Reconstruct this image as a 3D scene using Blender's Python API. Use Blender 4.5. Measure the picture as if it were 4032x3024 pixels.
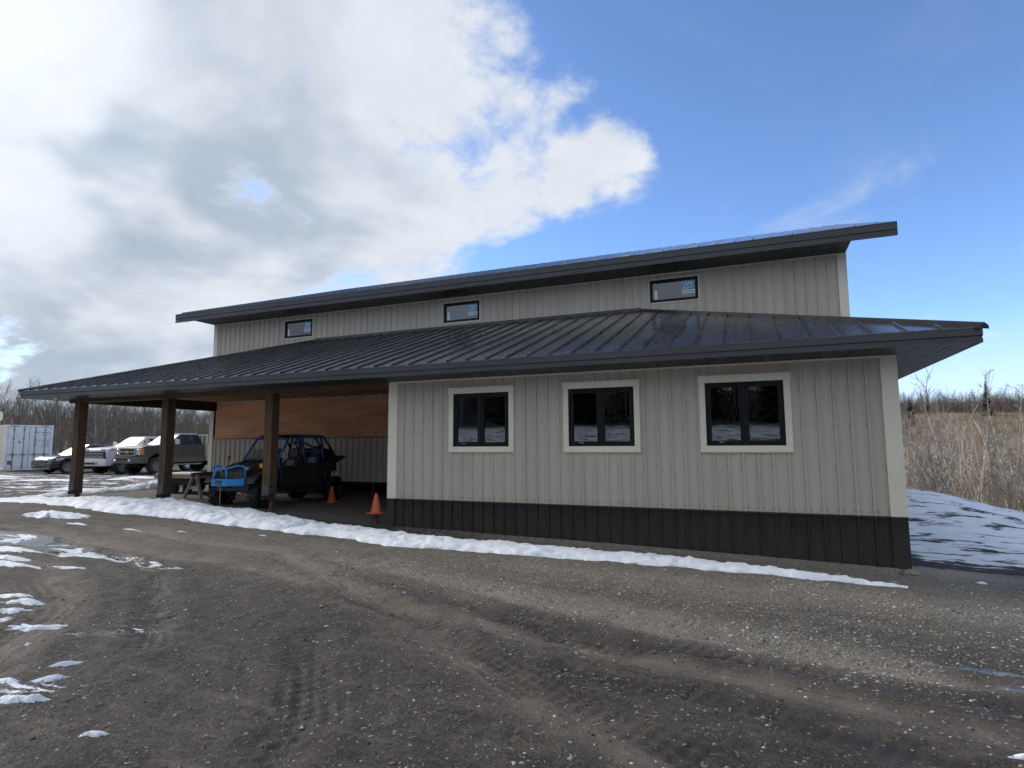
import bpy, math, random
import numpy as np
from mathutils import Vector, Matrix, noise as mnoise
PI=math.pi
rnd=random.Random(7)
for o in list(bpy.data.objects): bpy.data.objects.remove(o)
S=bpy.context.scene
COL=S.collection
# ------------------------------------------------------------------ camera
CAM=Vector((-2.042,-10.38,1.6)); YAW,PITCH,ROLL=[math.radians(a) for a in(-22.62,5.983,-.288)]
FWD=Vector((math.sin(YAW)*math.cos(PITCH),math.cos(YAW)*math.cos(PITCH),math.sin(PITCH)))
R0=Vector((math.cos(YAW),-math.sin(YAW),0)); U0=R0.cross(FWD)
RGT=R0*math.cos(ROLL)+U0*math.sin(ROLL); UPV=U0*math.cos(ROLL)-R0*math.sin(ROLL)
cd=bpy.data.cameras.new('camera'); cam=bpy.data.objects.new('camera',cd); COL.objects.link(cam)
cd.sensor_width=36; cd.lens=36*2270.5/4032; cd.clip_start=.05; cd.clip_end=20000
m=Matrix((RGT,UPV,-FWD)).transposed().to_4x4(); m.translation=CAM; cam.matrix_world=m
S.camera=cam
S.view_settings.view_transform='Standard'; S.view_settings.look='None'; S.view_settings.gamma=1
S.view_settings.exposure=1.75
S.render.resolution_x=1024; S.render.resolution_y=768
# ------------------------------------------------------------------ sun and sky
SUN_AZ=YAW-math.radians(62); SUN_EL=math.radians(30)     # sun stands to the left behind the clouds
sdir=Vector((math.sin(SUN_AZ)*math.cos(SUN_EL),math.cos(SUN_AZ)*math.cos(SUN_EL),math.sin(SUN_EL)))
sl=bpy.data.lights.new('sun','SUN'); sl.energy=0.9; sl.angle=math.radians(14); sl.color=(1,.95,.88)
so=bpy.data.objects.new('sun',sl); COL.objects.link(so); so.rotation_euler=(-sdir).to_track_quat('-Z','Y').to_euler()
so.location=(-20,-20,30)
world=bpy.data.worlds.new('World'); S.world=world; world.use_nodes=True
def build_world():
    nt=world.node_tree; N=nt.nodes; L=nt.links; N.clear()
    def nd(t,**k):
        n=N.new(t)
        for a,b in k.items(): setattr(n,a,b)
        return n
    def mth(op,a,b=None,c=None,clamp=False):
        n=nd('ShaderNodeMath',operation=op,use_clamp=clamp)
        for i,x in enumerate((a,b,c)):
            if x is None: continue
            if isinstance(x,(int,float)): n.inputs[i].default_value=x
            else: L.new(x,n.inputs[i])
        return n.outputs[0]
    def sstep(x,lo,hi,a=0.,b=1.):
        n=nd('ShaderNodeMapRange',interpolation_type='SMOOTHSTEP'); L.new(x,n.inputs[0])
        for i,v in zip((1,2,3,4),(lo,hi,a,b)): n.inputs[i].default_value=v
        return n.outputs[0]
    tc=nd('ShaderNodeTexCoord').outputs['Generated']
    sky=nd('ShaderNodeTexSky',sky_type='NISHITA'); sky.sun_disc=False; sky.sun_elevation=SUN_EL; sky.sun_rotation=SUN_AZ
    sky.altitude=1100; sky.air_density=.7; sky.dust_density=.15; sky.ozone_density=4.0
    sep=nd('ShaderNodeSeparateXYZ'); L.new(tc,sep.inputs[0]); z=sep.outputs[2]
    den=mth('ADD',mth('MAXIMUM',z,0),.45); inv=mth('DIVIDE',1,den)      # cloud layer flattens towards the horizon
    sc=nd('ShaderNodeVectorMath',operation='SCALE'); L.new(tc,sc.inputs[0]); L.new(inv,sc.inputs[3]); P=sc.outputs[0]
    def noise(scale,detail,rough,off,dist=0,src=None):
        a=nd('ShaderNodeVectorMath',operation='ADD'); L.new(src or P,a.inputs[0]); a.inputs[1].default_value=off
        n=nd('ShaderNodeTexNoise'); L.new(a.outputs[0],n.inputs['Vector'])
        n.inputs['Scale'].default_value=scale; n.inputs['Detail'].default_value=detail; n.inputs['Roughness'].default_value=rough
        n.inputs['Distortion'].default_value=dist; n.inputs['Lacunarity'].default_value=2.1
        return n.outputs['Fac']
    def total(lst):
        """soft patches of sky around compass directions: azimuth, elevation, radius in degrees, weight"""
        t=None
        for az,el,rad,w in lst:
            a,e=math.radians(az),math.radians(el)
            d=nd('ShaderNodeVectorMath',operation='DOT_PRODUCT'); L.new(tc,d.inputs[0])
            d.inputs[1].default_value=(math.sin(a)*math.cos(e),math.cos(a)*math.cos(e),math.sin(e))
            v=sstep(d.outputs['Value'],math.cos(math.radians(rad)),math.cos(math.radians(rad*.2)),0,w)
            t=v if t is None else mth('ADD',t,v)
        return t
    n1=noise(3.4,8,.58,(3.1,7.7,1.3),.3); n2=noise(11,5,.62,(9.2,1.7,4.4),.4)
    nn=mth('ADD',mth('MULTIPLY',mth('SUBTRACT',n1,.5),3.6),mth('MULTIPLY',mth('SUBTRACT',n2,.5),1.3))
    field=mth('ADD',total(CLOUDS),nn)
    dens=sstep(field,-.05,.85)
    veil=mth('MULTIPLY',sstep(noise(2.2,4,.6,(5,2,8),.8),.50,.75),sstep(mth('ADD',total(VEILS),.0),0,1,.06,.55))
    alpha=mth('MAXIMUM',mth('MAXIMUM',dens,veil),sstep(z,.0,.20,.78,0.))
    # light and shade in the cloud: thick parts grey, edges and sunward humps white
    off=tuple(-.16*c for c in sdir)
    n1b=noise(3.4,3,.5,(3.1-off[0],7.7-off[1],1.3-off[2]),.3); n1a=noise(3.4,3,.5,(3.1,7.7,1.3),.3)
    relief=mth('MULTIPLY',mth('SUBTRACT',n1b,n1a),3.4)
    big=noise(1.5,2,.5,(1.5,4.2,7.3),.2)
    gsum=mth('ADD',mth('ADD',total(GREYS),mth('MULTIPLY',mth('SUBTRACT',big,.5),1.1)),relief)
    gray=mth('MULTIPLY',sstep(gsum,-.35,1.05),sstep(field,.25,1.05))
    dt=nd('ShaderNodeVectorMath',operation='DOT_PRODUCT'); L.new(tc,dt.inputs[0]); dt.inputs[1].default_value=sdir
    gl=sstep(dt.outputs['Value'],.86,1.0)
    mixc=nd('ShaderNodeMix',data_type='RGBA'); L.new(gray,mixc.inputs[0])
    mixc.inputs[6].default_value=(.82,.87,.95,1); mixc.inputs[7].default_value=(.50,.59,.71,1)
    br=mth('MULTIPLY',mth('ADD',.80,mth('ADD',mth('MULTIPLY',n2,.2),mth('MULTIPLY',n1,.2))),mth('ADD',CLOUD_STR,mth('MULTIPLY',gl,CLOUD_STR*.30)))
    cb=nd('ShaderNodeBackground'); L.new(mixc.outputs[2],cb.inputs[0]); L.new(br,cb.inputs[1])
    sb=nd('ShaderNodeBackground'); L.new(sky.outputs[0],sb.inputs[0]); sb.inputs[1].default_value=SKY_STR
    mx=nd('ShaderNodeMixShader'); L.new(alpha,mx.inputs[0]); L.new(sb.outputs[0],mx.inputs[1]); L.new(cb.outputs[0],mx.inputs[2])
    out=nd('ShaderNodeOutputWorld'); L.new(mx.outputs[0],out.inputs[0])
    world.cycles.sampling_method='MANUAL'; world.cycles.sample_map_resolution=512
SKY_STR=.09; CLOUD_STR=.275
# broken cumulus: thick to the west and, added out of view, the south, a lobe to the north, clear to the north-east
CLOUDS=[(-60,36,30,.7),(-40,38,17,.45),(-29,39,12,.45),(-23,27,9,.55),(-36,28,11,.4),(-48,22,12,.7),(-34,22,8,.35),(-12.5,31,6.5,.95),(-12.5,25,7,.85),(-20,35,6,.25),(-63,19,15,.35),(-63,8,20,.8),(-54,9,12,.5),(-42,14,8,.3),(-36,18,8,.32),(-29,19,7,.25),
        (-100,30,45,.6),(-150,35,55,.7),(160,35,50,.7),(105,30,35,.5),(-70,75,40,.5),  # cloud outside the view, added there to light the shaded front wall
        (-30,32,9,-.42),(-24,13,9,-.4),(-16,30,2.2,-.5),(-6,35,7,-.5),(5,30,24,-.9),(10,50,34,-.6),(-14,13,12,-.6)]
VEILS=[(15,15,10,1.),(4,21,4,.35),(-8,17,5,.9),(-22,19,6,.7),(-40,16,12,.8),(10,9,16,1.),(-50,20,20,.7)]
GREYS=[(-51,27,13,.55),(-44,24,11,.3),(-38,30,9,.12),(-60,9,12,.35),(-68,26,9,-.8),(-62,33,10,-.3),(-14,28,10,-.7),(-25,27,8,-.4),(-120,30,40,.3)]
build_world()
S.cycles.max_bounces=5; S.cycles.diffuse_bounces=3; S.cycles.glossy_bounces=2; S.cycles.transmission_bounces=2; S.cycles.transparent_max_bounces=6
S.cycles.caustics_reflective=False; S.cycles.caustics_refractive=False; S.cycles.sample_clamp_indirect=6
S.cycles.use_adaptive_sampling=True; S.cycles.adaptive_threshold=.015; S.cycles.adaptive_min_samples=8
# ------------------------------------------------------------------ helpers
def empty(name,loc=(0,0,0),rz=0,label=None,cat=None,group=None,kind=None):
    o=bpy.data.objects.new(name,None); COL.objects.link(o); o.location=loc; o.rotation_euler=(0,0,rz); o.empty_display_size=.2
    return tag(o,label,cat,group,kind)
def tag(o,label=None,cat=None,group=None,kind=None):
    if label: o['label']=label
    if cat: o['category']=cat
    if group: o['group']=group
    if kind: o['kind']=kind
    return o
def link(o,parent=None,world=False):
    COL.objects.link(o)
    if parent is not None:
        o.parent=parent
        if world and parent.parent is None: o.matrix_parent_inverse=parent.matrix_basis.inverted()
    return o
class MB:
    """collects simple solids into one mesh"""
    def __init__(s): s.v=[]; s.f=[]; s.m=[]; s.sm=[]; s.cur=0; s.smooth=False
    def add(s,vs,fs):
        b=len(s.v); s.v.extend([tuple(p) for p in vs]); 
        for f in fs: s.f.append(tuple(i+b for i in f)); s.m.append(s.cur); s.sm.append(s.smooth)
        return s
    def mat(s,i): s.cur=i; return s
    def box(s,x0,x1,y0,y1,z0,z1):
        return s.add([(x0,y0,z0),(x1,y0,z0),(x1,y1,z0),(x0,y1,z0),(x0,y0,z1),(x1,y0,z1),(x1,y1,z1),(x0,y1,z1)],
            [(0,3,2,1),(4,5,6,7),(0,1,5,4),(1,2,6,5),(2,3,7,6),(3,0,4,7)])
    def hexa(s,b,t):
        return s.add(list(b)+list(t),[(0,3,2,1),(4,5,6,7),(0,1,5,4),(1,2,6,5),(2,3,7,6),(3,0,4,7)])
    def bar(s,p,q,w,h,up=(0,0,1),w2=None,h2=None):
        p=Vector(p);q=Vector(q);d=(q-p).normalized();up=Vector(up)
        if abs(d.dot(up))>.98: up=Vector((0,1,0))
        r=d.cross(up).normalized();u=r.cross(d); w2=w2 or w;h2=h2 or h
        f=lambda c,w,h:[c-r*w/2-u*h/2,c+r*w/2-u*h/2,c+r*w/2+u*h/2,c-r*w/2+u*h/2]
        return s.add(f(p,w,h)+f(q,w2,h2),[(0,1,2,3),(7,6,5,4),(0,4,5,1),(1,5,6,2),(2,6,7,3),(3,7,4,0)])
    def tube(s,pts,r,n=8,closed=False,cap=True):
        pts=[Vector(p) for p in pts]; rs=r if isinstance(r,(list,tuple)) else [r]*len(pts); k=len(pts); vs=[]; pu=None
        for i,p in enumerate(pts):
            a=pts[i-1] if (i>0 or closed) else p; b=pts[(i+1)%k] if (i<k-1 or closed) else p
            d=(b-a).normalized()
            if pu is None: pu=Vector((0,0,1)) if abs(d.z)<.9 else Vector((1,0,0))
            x=d.cross(pu).normalized(); y=x.cross(d).normalized(); pu=y
            for j in range(n):
                t=2*PI*j/n; vs.append(p+(x*math.cos(t)+y*math.sin(t))*rs[i])
        fs=[]
        for i in range(k if closed else k-1):
            for j in range(n):
                a=i*n+j;b=i*n+(j+1)%n;c=((i+1)%k)*n+(j+1)%n;d_=((i+1)%k)*n+j; fs.append((a,d_,c,b))
        if cap and not closed: fs.append(tuple(range(n))); fs.append(tuple(reversed(range((k-1)*n,k*n))))
        return s.add(vs,fs)
    def lathe(s,prof,n=24,o=(0,0,0),ax='z',cap=True):
        vs=[];fs=[];o=Vector(o)
        for r,h in prof:
            for j in range(n):
                t=2*PI*j/n; a,b=r*math.cos(t),r*math.sin(t)
                vs.append(o+Vector({'z':(a,b,h),'y':(a,h,-b) if 0 else (b,h,a),'x':(h,a,b)}[ax]))
        k=len(prof)
        for i in range(k-1):
            for j in range(n): fs.append((i*n+j,i*n+(j+1)%n,(i+1)*n+(j+1)%n,(i+1)*n+j))
        if cap: fs.append(tuple(reversed(range(n)))); fs.append(tuple(range((k-1)*n,k*n)))
        return s.add(vs,fs)
    def prism(s,poly,ax,a,b,tap=None):
        """polygon in the plane across axis ax, extruded from a to b; for ax y poly is (x,z), for x (y,z), for z (x,y)"""
        pf={'y':lambda p,h:(p[0],h,p[1]),'x':lambda p,h:(h,p[0],p[1]),'z':lambda p,h:(p[0],p[1],h)}[ax]
        n=len(poly); ar=sum(poly[i][0]*poly[(i+1)%n][1]-poly[(i+1)%n][0]*poly[i][1] for i in range(n))
        if (ar<0)^(ax=='y'): poly=poly[::-1]
        p2=poly if tap is None else [tap(p) for p in poly]
        if tap is not None and ((ar<0)^(ax=='y')): pass
        vs=[pf(p,a) for p in poly]+[pf(p,b) for p in p2]
        fs=[tuple(reversed(range(n))),tuple(range(n,2*n))]+[(i,(i+1)%n,n+(i+1)%n,n+i) for i in range(n)]
        return s.add(vs,fs)
    def loft(s,rings,cap=True,closed=True):
        n=len(rings[0]);vs=[p for r in rings for p in r];fs=[]
        for i in range(len(rings)-1):
            for j in range(n if closed else n-1): fs.append((i*n+j,i*n+(j+1)%n,(i+1)*n+(j+1)%n,(i+1)*n+j))
        if cap and closed: fs.append(tuple(reversed(range(n)))); fs.append(tuple(range((len(rings)-1)*n,len(rings)*n)))
        return s.add(vs,fs)
    def mesh(s,name,mats):
        me=bpy.data.meshes.new(name); me.from_pydata(s.v,[],s.f)
        for mm in (mats if isinstance(mats,(list,tuple)) else [mats]): me.materials.append(mm)
        me.polygons.foreach_set('material_index',s.m); me.polygons.foreach_set('use_smooth',s.sm); me.update()
        return me
    def build(s,name,mats,parent=None,world=False,bevel=0,seg=2,loc=None,rot=None,label=None,kind=None,sub=0,fixn=False):
        me=s.mesh(name,mats)
        if fixn:
            import bmesh
            bm=bmesh.new(); bm.from_mesh(me); bmesh.ops.recalc_face_normals(bm,faces=bm.faces); bm.to_mesh(me); bm.free()
        o=bpy.data.objects.new(name,me); link(o,parent,world)
        if loc is not None: o.location=loc
        if rot is not None: o.rotation_euler=rot
        if bevel:
            b=o.modifiers.new('bevel','BEVEL'); b.width=bevel; b.segments=seg; b.limit_method='ANGLE'; b.angle_limit=math.radians(35); b.harden_normals=False
        if sub:
            q=o.modifiers.new('sub','SUBSURF'); q.levels=sub; q.render_levels=sub
        if label: o['label']=label
        if kind: o['kind']=kind
        return o
# ------------------------------------------------------------------ materials
class NT:
    def __init__(s,name):
        s.m=bpy.data.materials.new(name); s.m.use_nodes=True; s.t=s.m.node_tree; s.N=s.t.nodes; s.L=s.t.links
        s.b=s.N['Principled BSDF']; s.out=s.N['Material Output']; s.tc=s.N.new('ShaderNodeTexCoord')
    def n(s,t,**k):
        o=s.N.new(t)
        for a,b in k.items(): setattr(o,a,b)
        return o
    def set(s,sock,x):
        if hasattr(x,'is_output'): s.L.new(x,sock)
        else: sock.default_value=x
    def co(s,scale=(1,1,1),kind='Object',rot=(0,0,0)):
        mp=s.n('ShaderNodeMapping'); s.L.new(s.tc.outputs[kind],mp.inputs[0]); mp.inputs['Scale'].default_value=scale; mp.inputs['Rotation'].default_value=rot; return mp.outputs[0]
    def noise(s,scale,detail=4,rough=.55,vec=None,dist=0):
        o=s.n('ShaderNodeTexNoise'); s.L.new(vec or s.tc.outputs['Object'],o.inputs['Vector']); o.inputs['Scale'].default_value=scale; o.inputs['Detail'].default_value=detail; o.inputs['Roughness'].default_value=rough; o.inputs['Distortion'].default_value=dist; return o.outputs['Fac']
    def vor(s,scale,vec=None,out='Distance',feature='F1',rnd=1):
        o=s.n('ShaderNodeTexVoronoi',feature=feature); s.L.new(vec or s.tc.outputs['Object'],o.inputs['Vector']); o.inputs['Scale'].default_value=scale; o.inputs['Randomness'].default_value=rnd; return o.outputs[out]
    def math(s,op,a,b=0.,clamp=False):
        o=s.n('ShaderNodeMath',operation=op,use_clamp=clamp); s.set(o.inputs[0],a); s.set(o.inputs[1],b); return o.outputs[0]
    def rng(s,x,lo,hi,a=0.,b=1.,smooth=True):
        o=s.n('ShaderNodeMapRange',interpolation_type='SMOOTHSTEP' if smooth else 'LINEAR'); s.set(o.inputs[0],x)
        for i,v in zip((1,2,3,4),(lo,hi,a,b)): s.set(o.inputs[i],v)
        return o.outputs[0]
    def mix(s,f,a,b,mode='MIX'):
        o=s.n('ShaderNodeMix',data_type='RGBA',blend_type=mode); s.set(o.inputs[0],f); s.set(o.inputs[6],a if hasattr(a,'is_output') else (*a,1)); s.set(o.inputs[7],b if hasattr(b,'is_output') else (*b,1)); return o.outputs[2]
    def attr(s,name): 
        o=s.n('ShaderNodeAttribute',attribute_name=name); return o.outputs['Fac']
    def bump(s,h,strength=.5,dist=.01,prev=None):
        o=s.n('ShaderNodeBump'); s.L.new(h,o.inputs['Height']); o.inputs['Strength'].default_value=strength; o.inputs['Distance'].default_value=dist
        if prev is not None: s.L.new(prev,o.inputs['Normal'])
        return o.outputs[0]
    def fin(s,col=None,rough=None,metal=None,normal=None,spec=None,coat=None):
        for k,x in (('Base Color',col),('Roughness',rough),('Metallic',metal),('Normal',normal),('Specular IOR Level',spec),('Coat Weight',coat)):
            if x is None: continue
            if isinstance(x,tuple) and len(x)==3: x=(*x,1)
            s.set(s.b.inputs[k],x)
        return s.m
def pm(name,base,rough=.5,metal=0,var=.12,vs=3.,bump=0,bs=60,spec=None,coat=None,stretch=(1,1,1),dirt=None,dirt_z=None,fine=0):
    """paint-like material: base colour with blotchy variation, optional dirt and fine relief"""
    t=NT(name); v=t.co(stretch); n=t.noise(vs,6,.6,v)
    c=t.mix(t.rng(n,.3,.7),tuple(x*(1-var) for x in base),tuple(min(1,x*(1+var)) for x in base))
    if fine: c=t.mix(t.math('MULTIPLY',t.rng(t.noise(vs*14,3,.6,v),.35,.75),fine),c,tuple(x*.5 for x in base))
    r=t.rng(t.noise(vs*2.3,5,.6,v),.25,.75,max(0,rough-.08),min(1,rough+.08))
    if dirt:
        f=t.rng(t.noise(vs*1.3,7,.65,v),.42,.72)
        if dirt_z:
            sp=t.n('ShaderNodeSeparateXYZ'); t.L.new(t.tc.outputs['Object'],sp.inputs[0])
            f=t.math('ADD',t.math('MULTIPLY',f,.22),t.rng(t.math('ADD',sp.outputs[2],t.math('MULTIPLY',t.noise(5,4),.25)),dirt_z[1],dirt_z[0]),True)
        c=t.mix(t.math('MULTIPLY',f,dirt[1]),c,dirt[0]); r=t.math('ADD',r,t.math('MULTIPLY',f,.3*dirt[1]),True)
    nm=t.bump(t.noise(bs,4,.6,v),bump,.01) if bump else None
    return t.fin(c,r,metal,nm,spec,coat)
def glass_mat(name,tint=(.55,.6,.62),rough=.01):
    t=NT(name); t.N.remove(t.b)
    fr=t.n('ShaderNodeFresnel'); fr.inputs[0].default_value=1.65
    a=t.n('ShaderNodeBsdfTransparent'); a.inputs[0].default_value=(*tint,1); g=t.n('ShaderNodeBsdfGlossy'); g.inputs['Roughness'].default_value=rough; g.inputs[0].default_value=(.95,.97,1,1)
    mx=t.n('ShaderNodeMixShader'); t.L.new(t.math('MULTIPLY',fr.outputs[0],1.5,True),mx.inputs[0]); t.L.new(a.outputs[0],mx.inputs[1]); t.L.new(g.outputs[0],mx.inputs[2]); t.L.new(mx.outputs[0],t.out.inputs[0])
    return t.m
# ------------------------------------------------------------------ terrain
CT=np.array([(0,0,-.275),(-9.15,0,-.07),(-12.4,0,.06),(-15.9,0,.2),(-19.3,0,.21),(-2,-10.4,-.03),(-6,-6,-.02),(-10,-6,.03),(0,-5,-.18),(3,-2,-.35),(5,3,-.45),(3,8,-.45),(6,-8,-.2),(-14,4,.02),(-12,4.6,.01),(-19,5,.2),(-30,10,.17),(-35,10.4,.1),(-45,12,.08),(-40,-5,.2),(-25,-6,.15),(-55,25,.6),(-60,0,.4),(-15,-25,.2),(15,-20,-.2),(-10,20,.1),(12,6,-.6),(-2,15,-.3)],float)
def _phi(r): return np.sqrt(r*r+9.)
def _fit():
    n=len(CT);d=np.hypot(CT[:,None,0]-CT[None,:,0],CT[:,None,1]-CT[None,:,1])
    A=np.zeros((n+1,n+1));A[:n,:n]=_phi(d);A[:n,n]=1;A[n,:n]=1
    return np.linalg.solve(A,np.append(CT[:,2],0))
W_=_fit()
def base(x,y):
    x=np.asarray(x,float);y=np.asarray(y,float);z=np.full(x.shape,W_[-1])
    for (a,b,_),w in zip(CT,W_[:-1]): z=z+w*_phi(np.hypot(x-a,y-b))
    return z

E1=np.array((3.5,16.)); _ed=np.array((1.25,-6.1)); _ed/=np.hypot(*_ed); EN=np.array((-_ed[1],_ed[0])); EN=EN if EN[0]>0 else -EN   # edge of the levelled yard, and the way down
def sst(x,a,b):
    t=np.clip((x-a)/(b-a),0,1); return t*t*(3-2*t)
def seg_dist(x,y,pl):
    d=np.full(np.shape(x),1e9)
    for (a,b),(c,e) in zip(pl[:-1],pl[1:]):
        vx,vy=c-a,e-b; t=np.clip(((x-a)*vx+(y-b)*vy)/(vx*vx+vy*vy),0,1); d=np.minimum(d,np.hypot(x-a-t*vx,y-b-t*vy))
    return d
def vnoise(x,y,seed=0):
    """cheap smooth value noise on arrays, -1..1"""
    def h(i,j):
        n=(i*374761393+j*668265263+seed*1442695041)&0x7fffffff
        n=((n^(n>>13))*1274126177)&0x7fffffff
        return ((n^(n>>16))&0xffff)/32767.5-1
    xi=np.floor(x).astype(np.int64); yi=np.floor(y).astype(np.int64); fx=x-xi; fy=y-yi
    fx=fx*fx*(3-2*fx); fy=fy*fy*(3-2*fy)
    return (h(xi,yi)*(1-fx)+h(xi+1,yi)*fx)*(1-fy)+(h(xi,yi+1)*(1-fx)+h(xi+1,yi+1)*fx)*fy
def fbm(x,y,o=4,seed=0):
    r=0;a=1;t=0
    for k in range(o): r=r+a*vnoise(x*2**k,y*2**k,seed+k*17); t+=a; a*=.52
    return r/t
def terrain(x,y):
    x=np.asarray(x,float);y=np.asarray(y,float)
    rr=np.hypot(x+12,y-2); k=np.minimum(1,62/np.maximum(rr,1e-6)); z=base(-12+(x+12)*k,2+(y-2)*k)
    # coulee and the grassy hill behind it, north and east
    t=(x-E1[0])*EN[0]+(y-E1[1])*EN[1]
    yy=y-13-np.clip(-x,0,30)*.6
    t2=np.where(x>4,np.minimum(np.maximum(t,yy*.5),t+200),yy); t2=np.maximum(t*sst(y,-12,4),yy)
    lat=sst(x,-26,-6)*sst(y+x*.35,-6,6)
    prof=-3.0*sst(t2,.2,9)+0.1*np.clip(t2-22,0,110)+2.*sst(t2,110,240)
    z=z*(1-.6*lat*sst(t2,0,30))+lat*prof
    # far land rising gently, a wooded slope behind the photographer
    z=z+sst(-y,14,44)*3.0+sst(-y,38,80)*6+sst(np.hypot(x,y),230,900)*10*(1-lat)+sst(-x-.18*(y-20),55,92)*5.2*(1-lat)
    return z+.72*np.exp(-((x-1.9)/2.3)**2-((y-9.5)/3.6)**2)
def tz(x,y): return float(terrain(np.array([x]),np.array([y]))[0])
TRK_L=[[(1.6,-6.5),(-.69,-6.0),(-1.91,-5.75),(-3.28,-5.5),(-4.63,-5.4),(-5.9,-5.09),(-7.31,-4.66),(-10,-4.2),(-15,-4)],
       [(-1.6,-8.2),(-2.58,-7.17),(-3.24,-6.83),(-3.93,-6.38),(-4.69,-5.88),(-5.42,-5.36),(-6.6,-4.59),(-9,-3.4),(-13,-3)],[(3,-5.2),(.5,-4.9),(-1,-4.95),(-2.6,-4.8),(-4.5,-4.3),(-8,-3.4)],
       [(-6.2,-9.4),(-7.2,-7.9),(-8.4,-6.7),(-10.5,-5.6),(-14,-5.2),(-22,-5)]]
TRK_D=[[(-1.2,-8),(-2.41,-7.04),(-3.23,-6.57),(-4.12,-6.05),(-5.09,-5.46),(-6.5,-4.9)],[(1,-5.6),(-1.02,-5.39),(-2.57,-5.2),(-3.52,-5.36),(-4.6,-4.94),(-7,-4.1)],
       [(-6.6,-7.1),(-7.23,-6.57),(-8.02,-6.01),(-9.13,-5.27),(-11,-4.4)],[(-4.2,-8.6),(-4.42,-8.02),(-4.6,-7.57),(-4.93,-7.13),(-5.6,-6.3)],[(2,-7.4),(-.6,-6.7),(-2,-6.3),(-3.4,-6.0)]]
PUDDLES=[(-13.3,-4.6,1.7,.42,.08),(-11.5,-4.85,.95,.22,.1),(-10.5,-4.75,.55,.17,.2),(-9.75,-4.8,.36,.13,-.1),(-9.15,-4.85,.3,.1,.3),(-15.8,-4.7,1.6,.4,0),(-7.21,-7.0,.32,.10,.5),(-.55,-4.6,.36,.09,-.1),(-.2,-4.85,.3,.08,.2),(-3.08,-5.5,.42,.10,.1),(-3.6,-5.42,.3,.06,.05),(-4.24,-5.2,.3,.07,.2),(-2.4,-5.3,.3,.06,0)]
def pud_field(x,y):
    f=np.zeros(np.shape(x))
    for a,b,rx,ry,an in PUDDLES:
        c,s=math.cos(an),math.sin(an); u=((x-a)*c+(y-b)*s)/rx; v=(-(x-a)*s+(y-b)*c)/ry
        f=np.maximum(f,1-np.hypot(u,v)*.72)
    return np.clip(f,0,1)
def ground_detail(x,y):
    near=1-sst(np.hypot(x-CAM.x,y-CAM.y),14,40)
    z=.022*fbm(x*1.1,y*1.1,4,3)+.014*fbm(x*5,y*5,3,9)+.011*fbm(x*15,y*15,3,21)*(.45+.55*vnoise(x*.7,y*.7,2))
    out=1-sst(y,-.25,.05)*(1-sst(x,-.1,.3))     # calm inside the shed and against the wall
    wob=.12*vnoise(x*.9,y*.9,5)
    for t in TRK_L: d=seg_dist(x,y+wob,t); z=z-.022*np.exp(-(d/.16)**2)+.012*np.exp(-((d-.3)/.1)**2)
    for t in TRK_D: d=seg_dist(x,y+wob,t); z=z-.020*np.exp(-(d/.14)**2)+.010*np.exp(-((d-.26)/.1)**2)+.004*np.exp(-(d/.15)**2)*np.clip(2*np.sin(55*(x-.5*y)),-1,1)
    z=z-.02*pud_field(x,y)
    return z*near*(.25+.75*out)
def gtop(x,y):
    x=np.asarray([x],float);y=np.asarray([y],float); return float((terrain(x,y)+ground_detail(x,y))[0])
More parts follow.
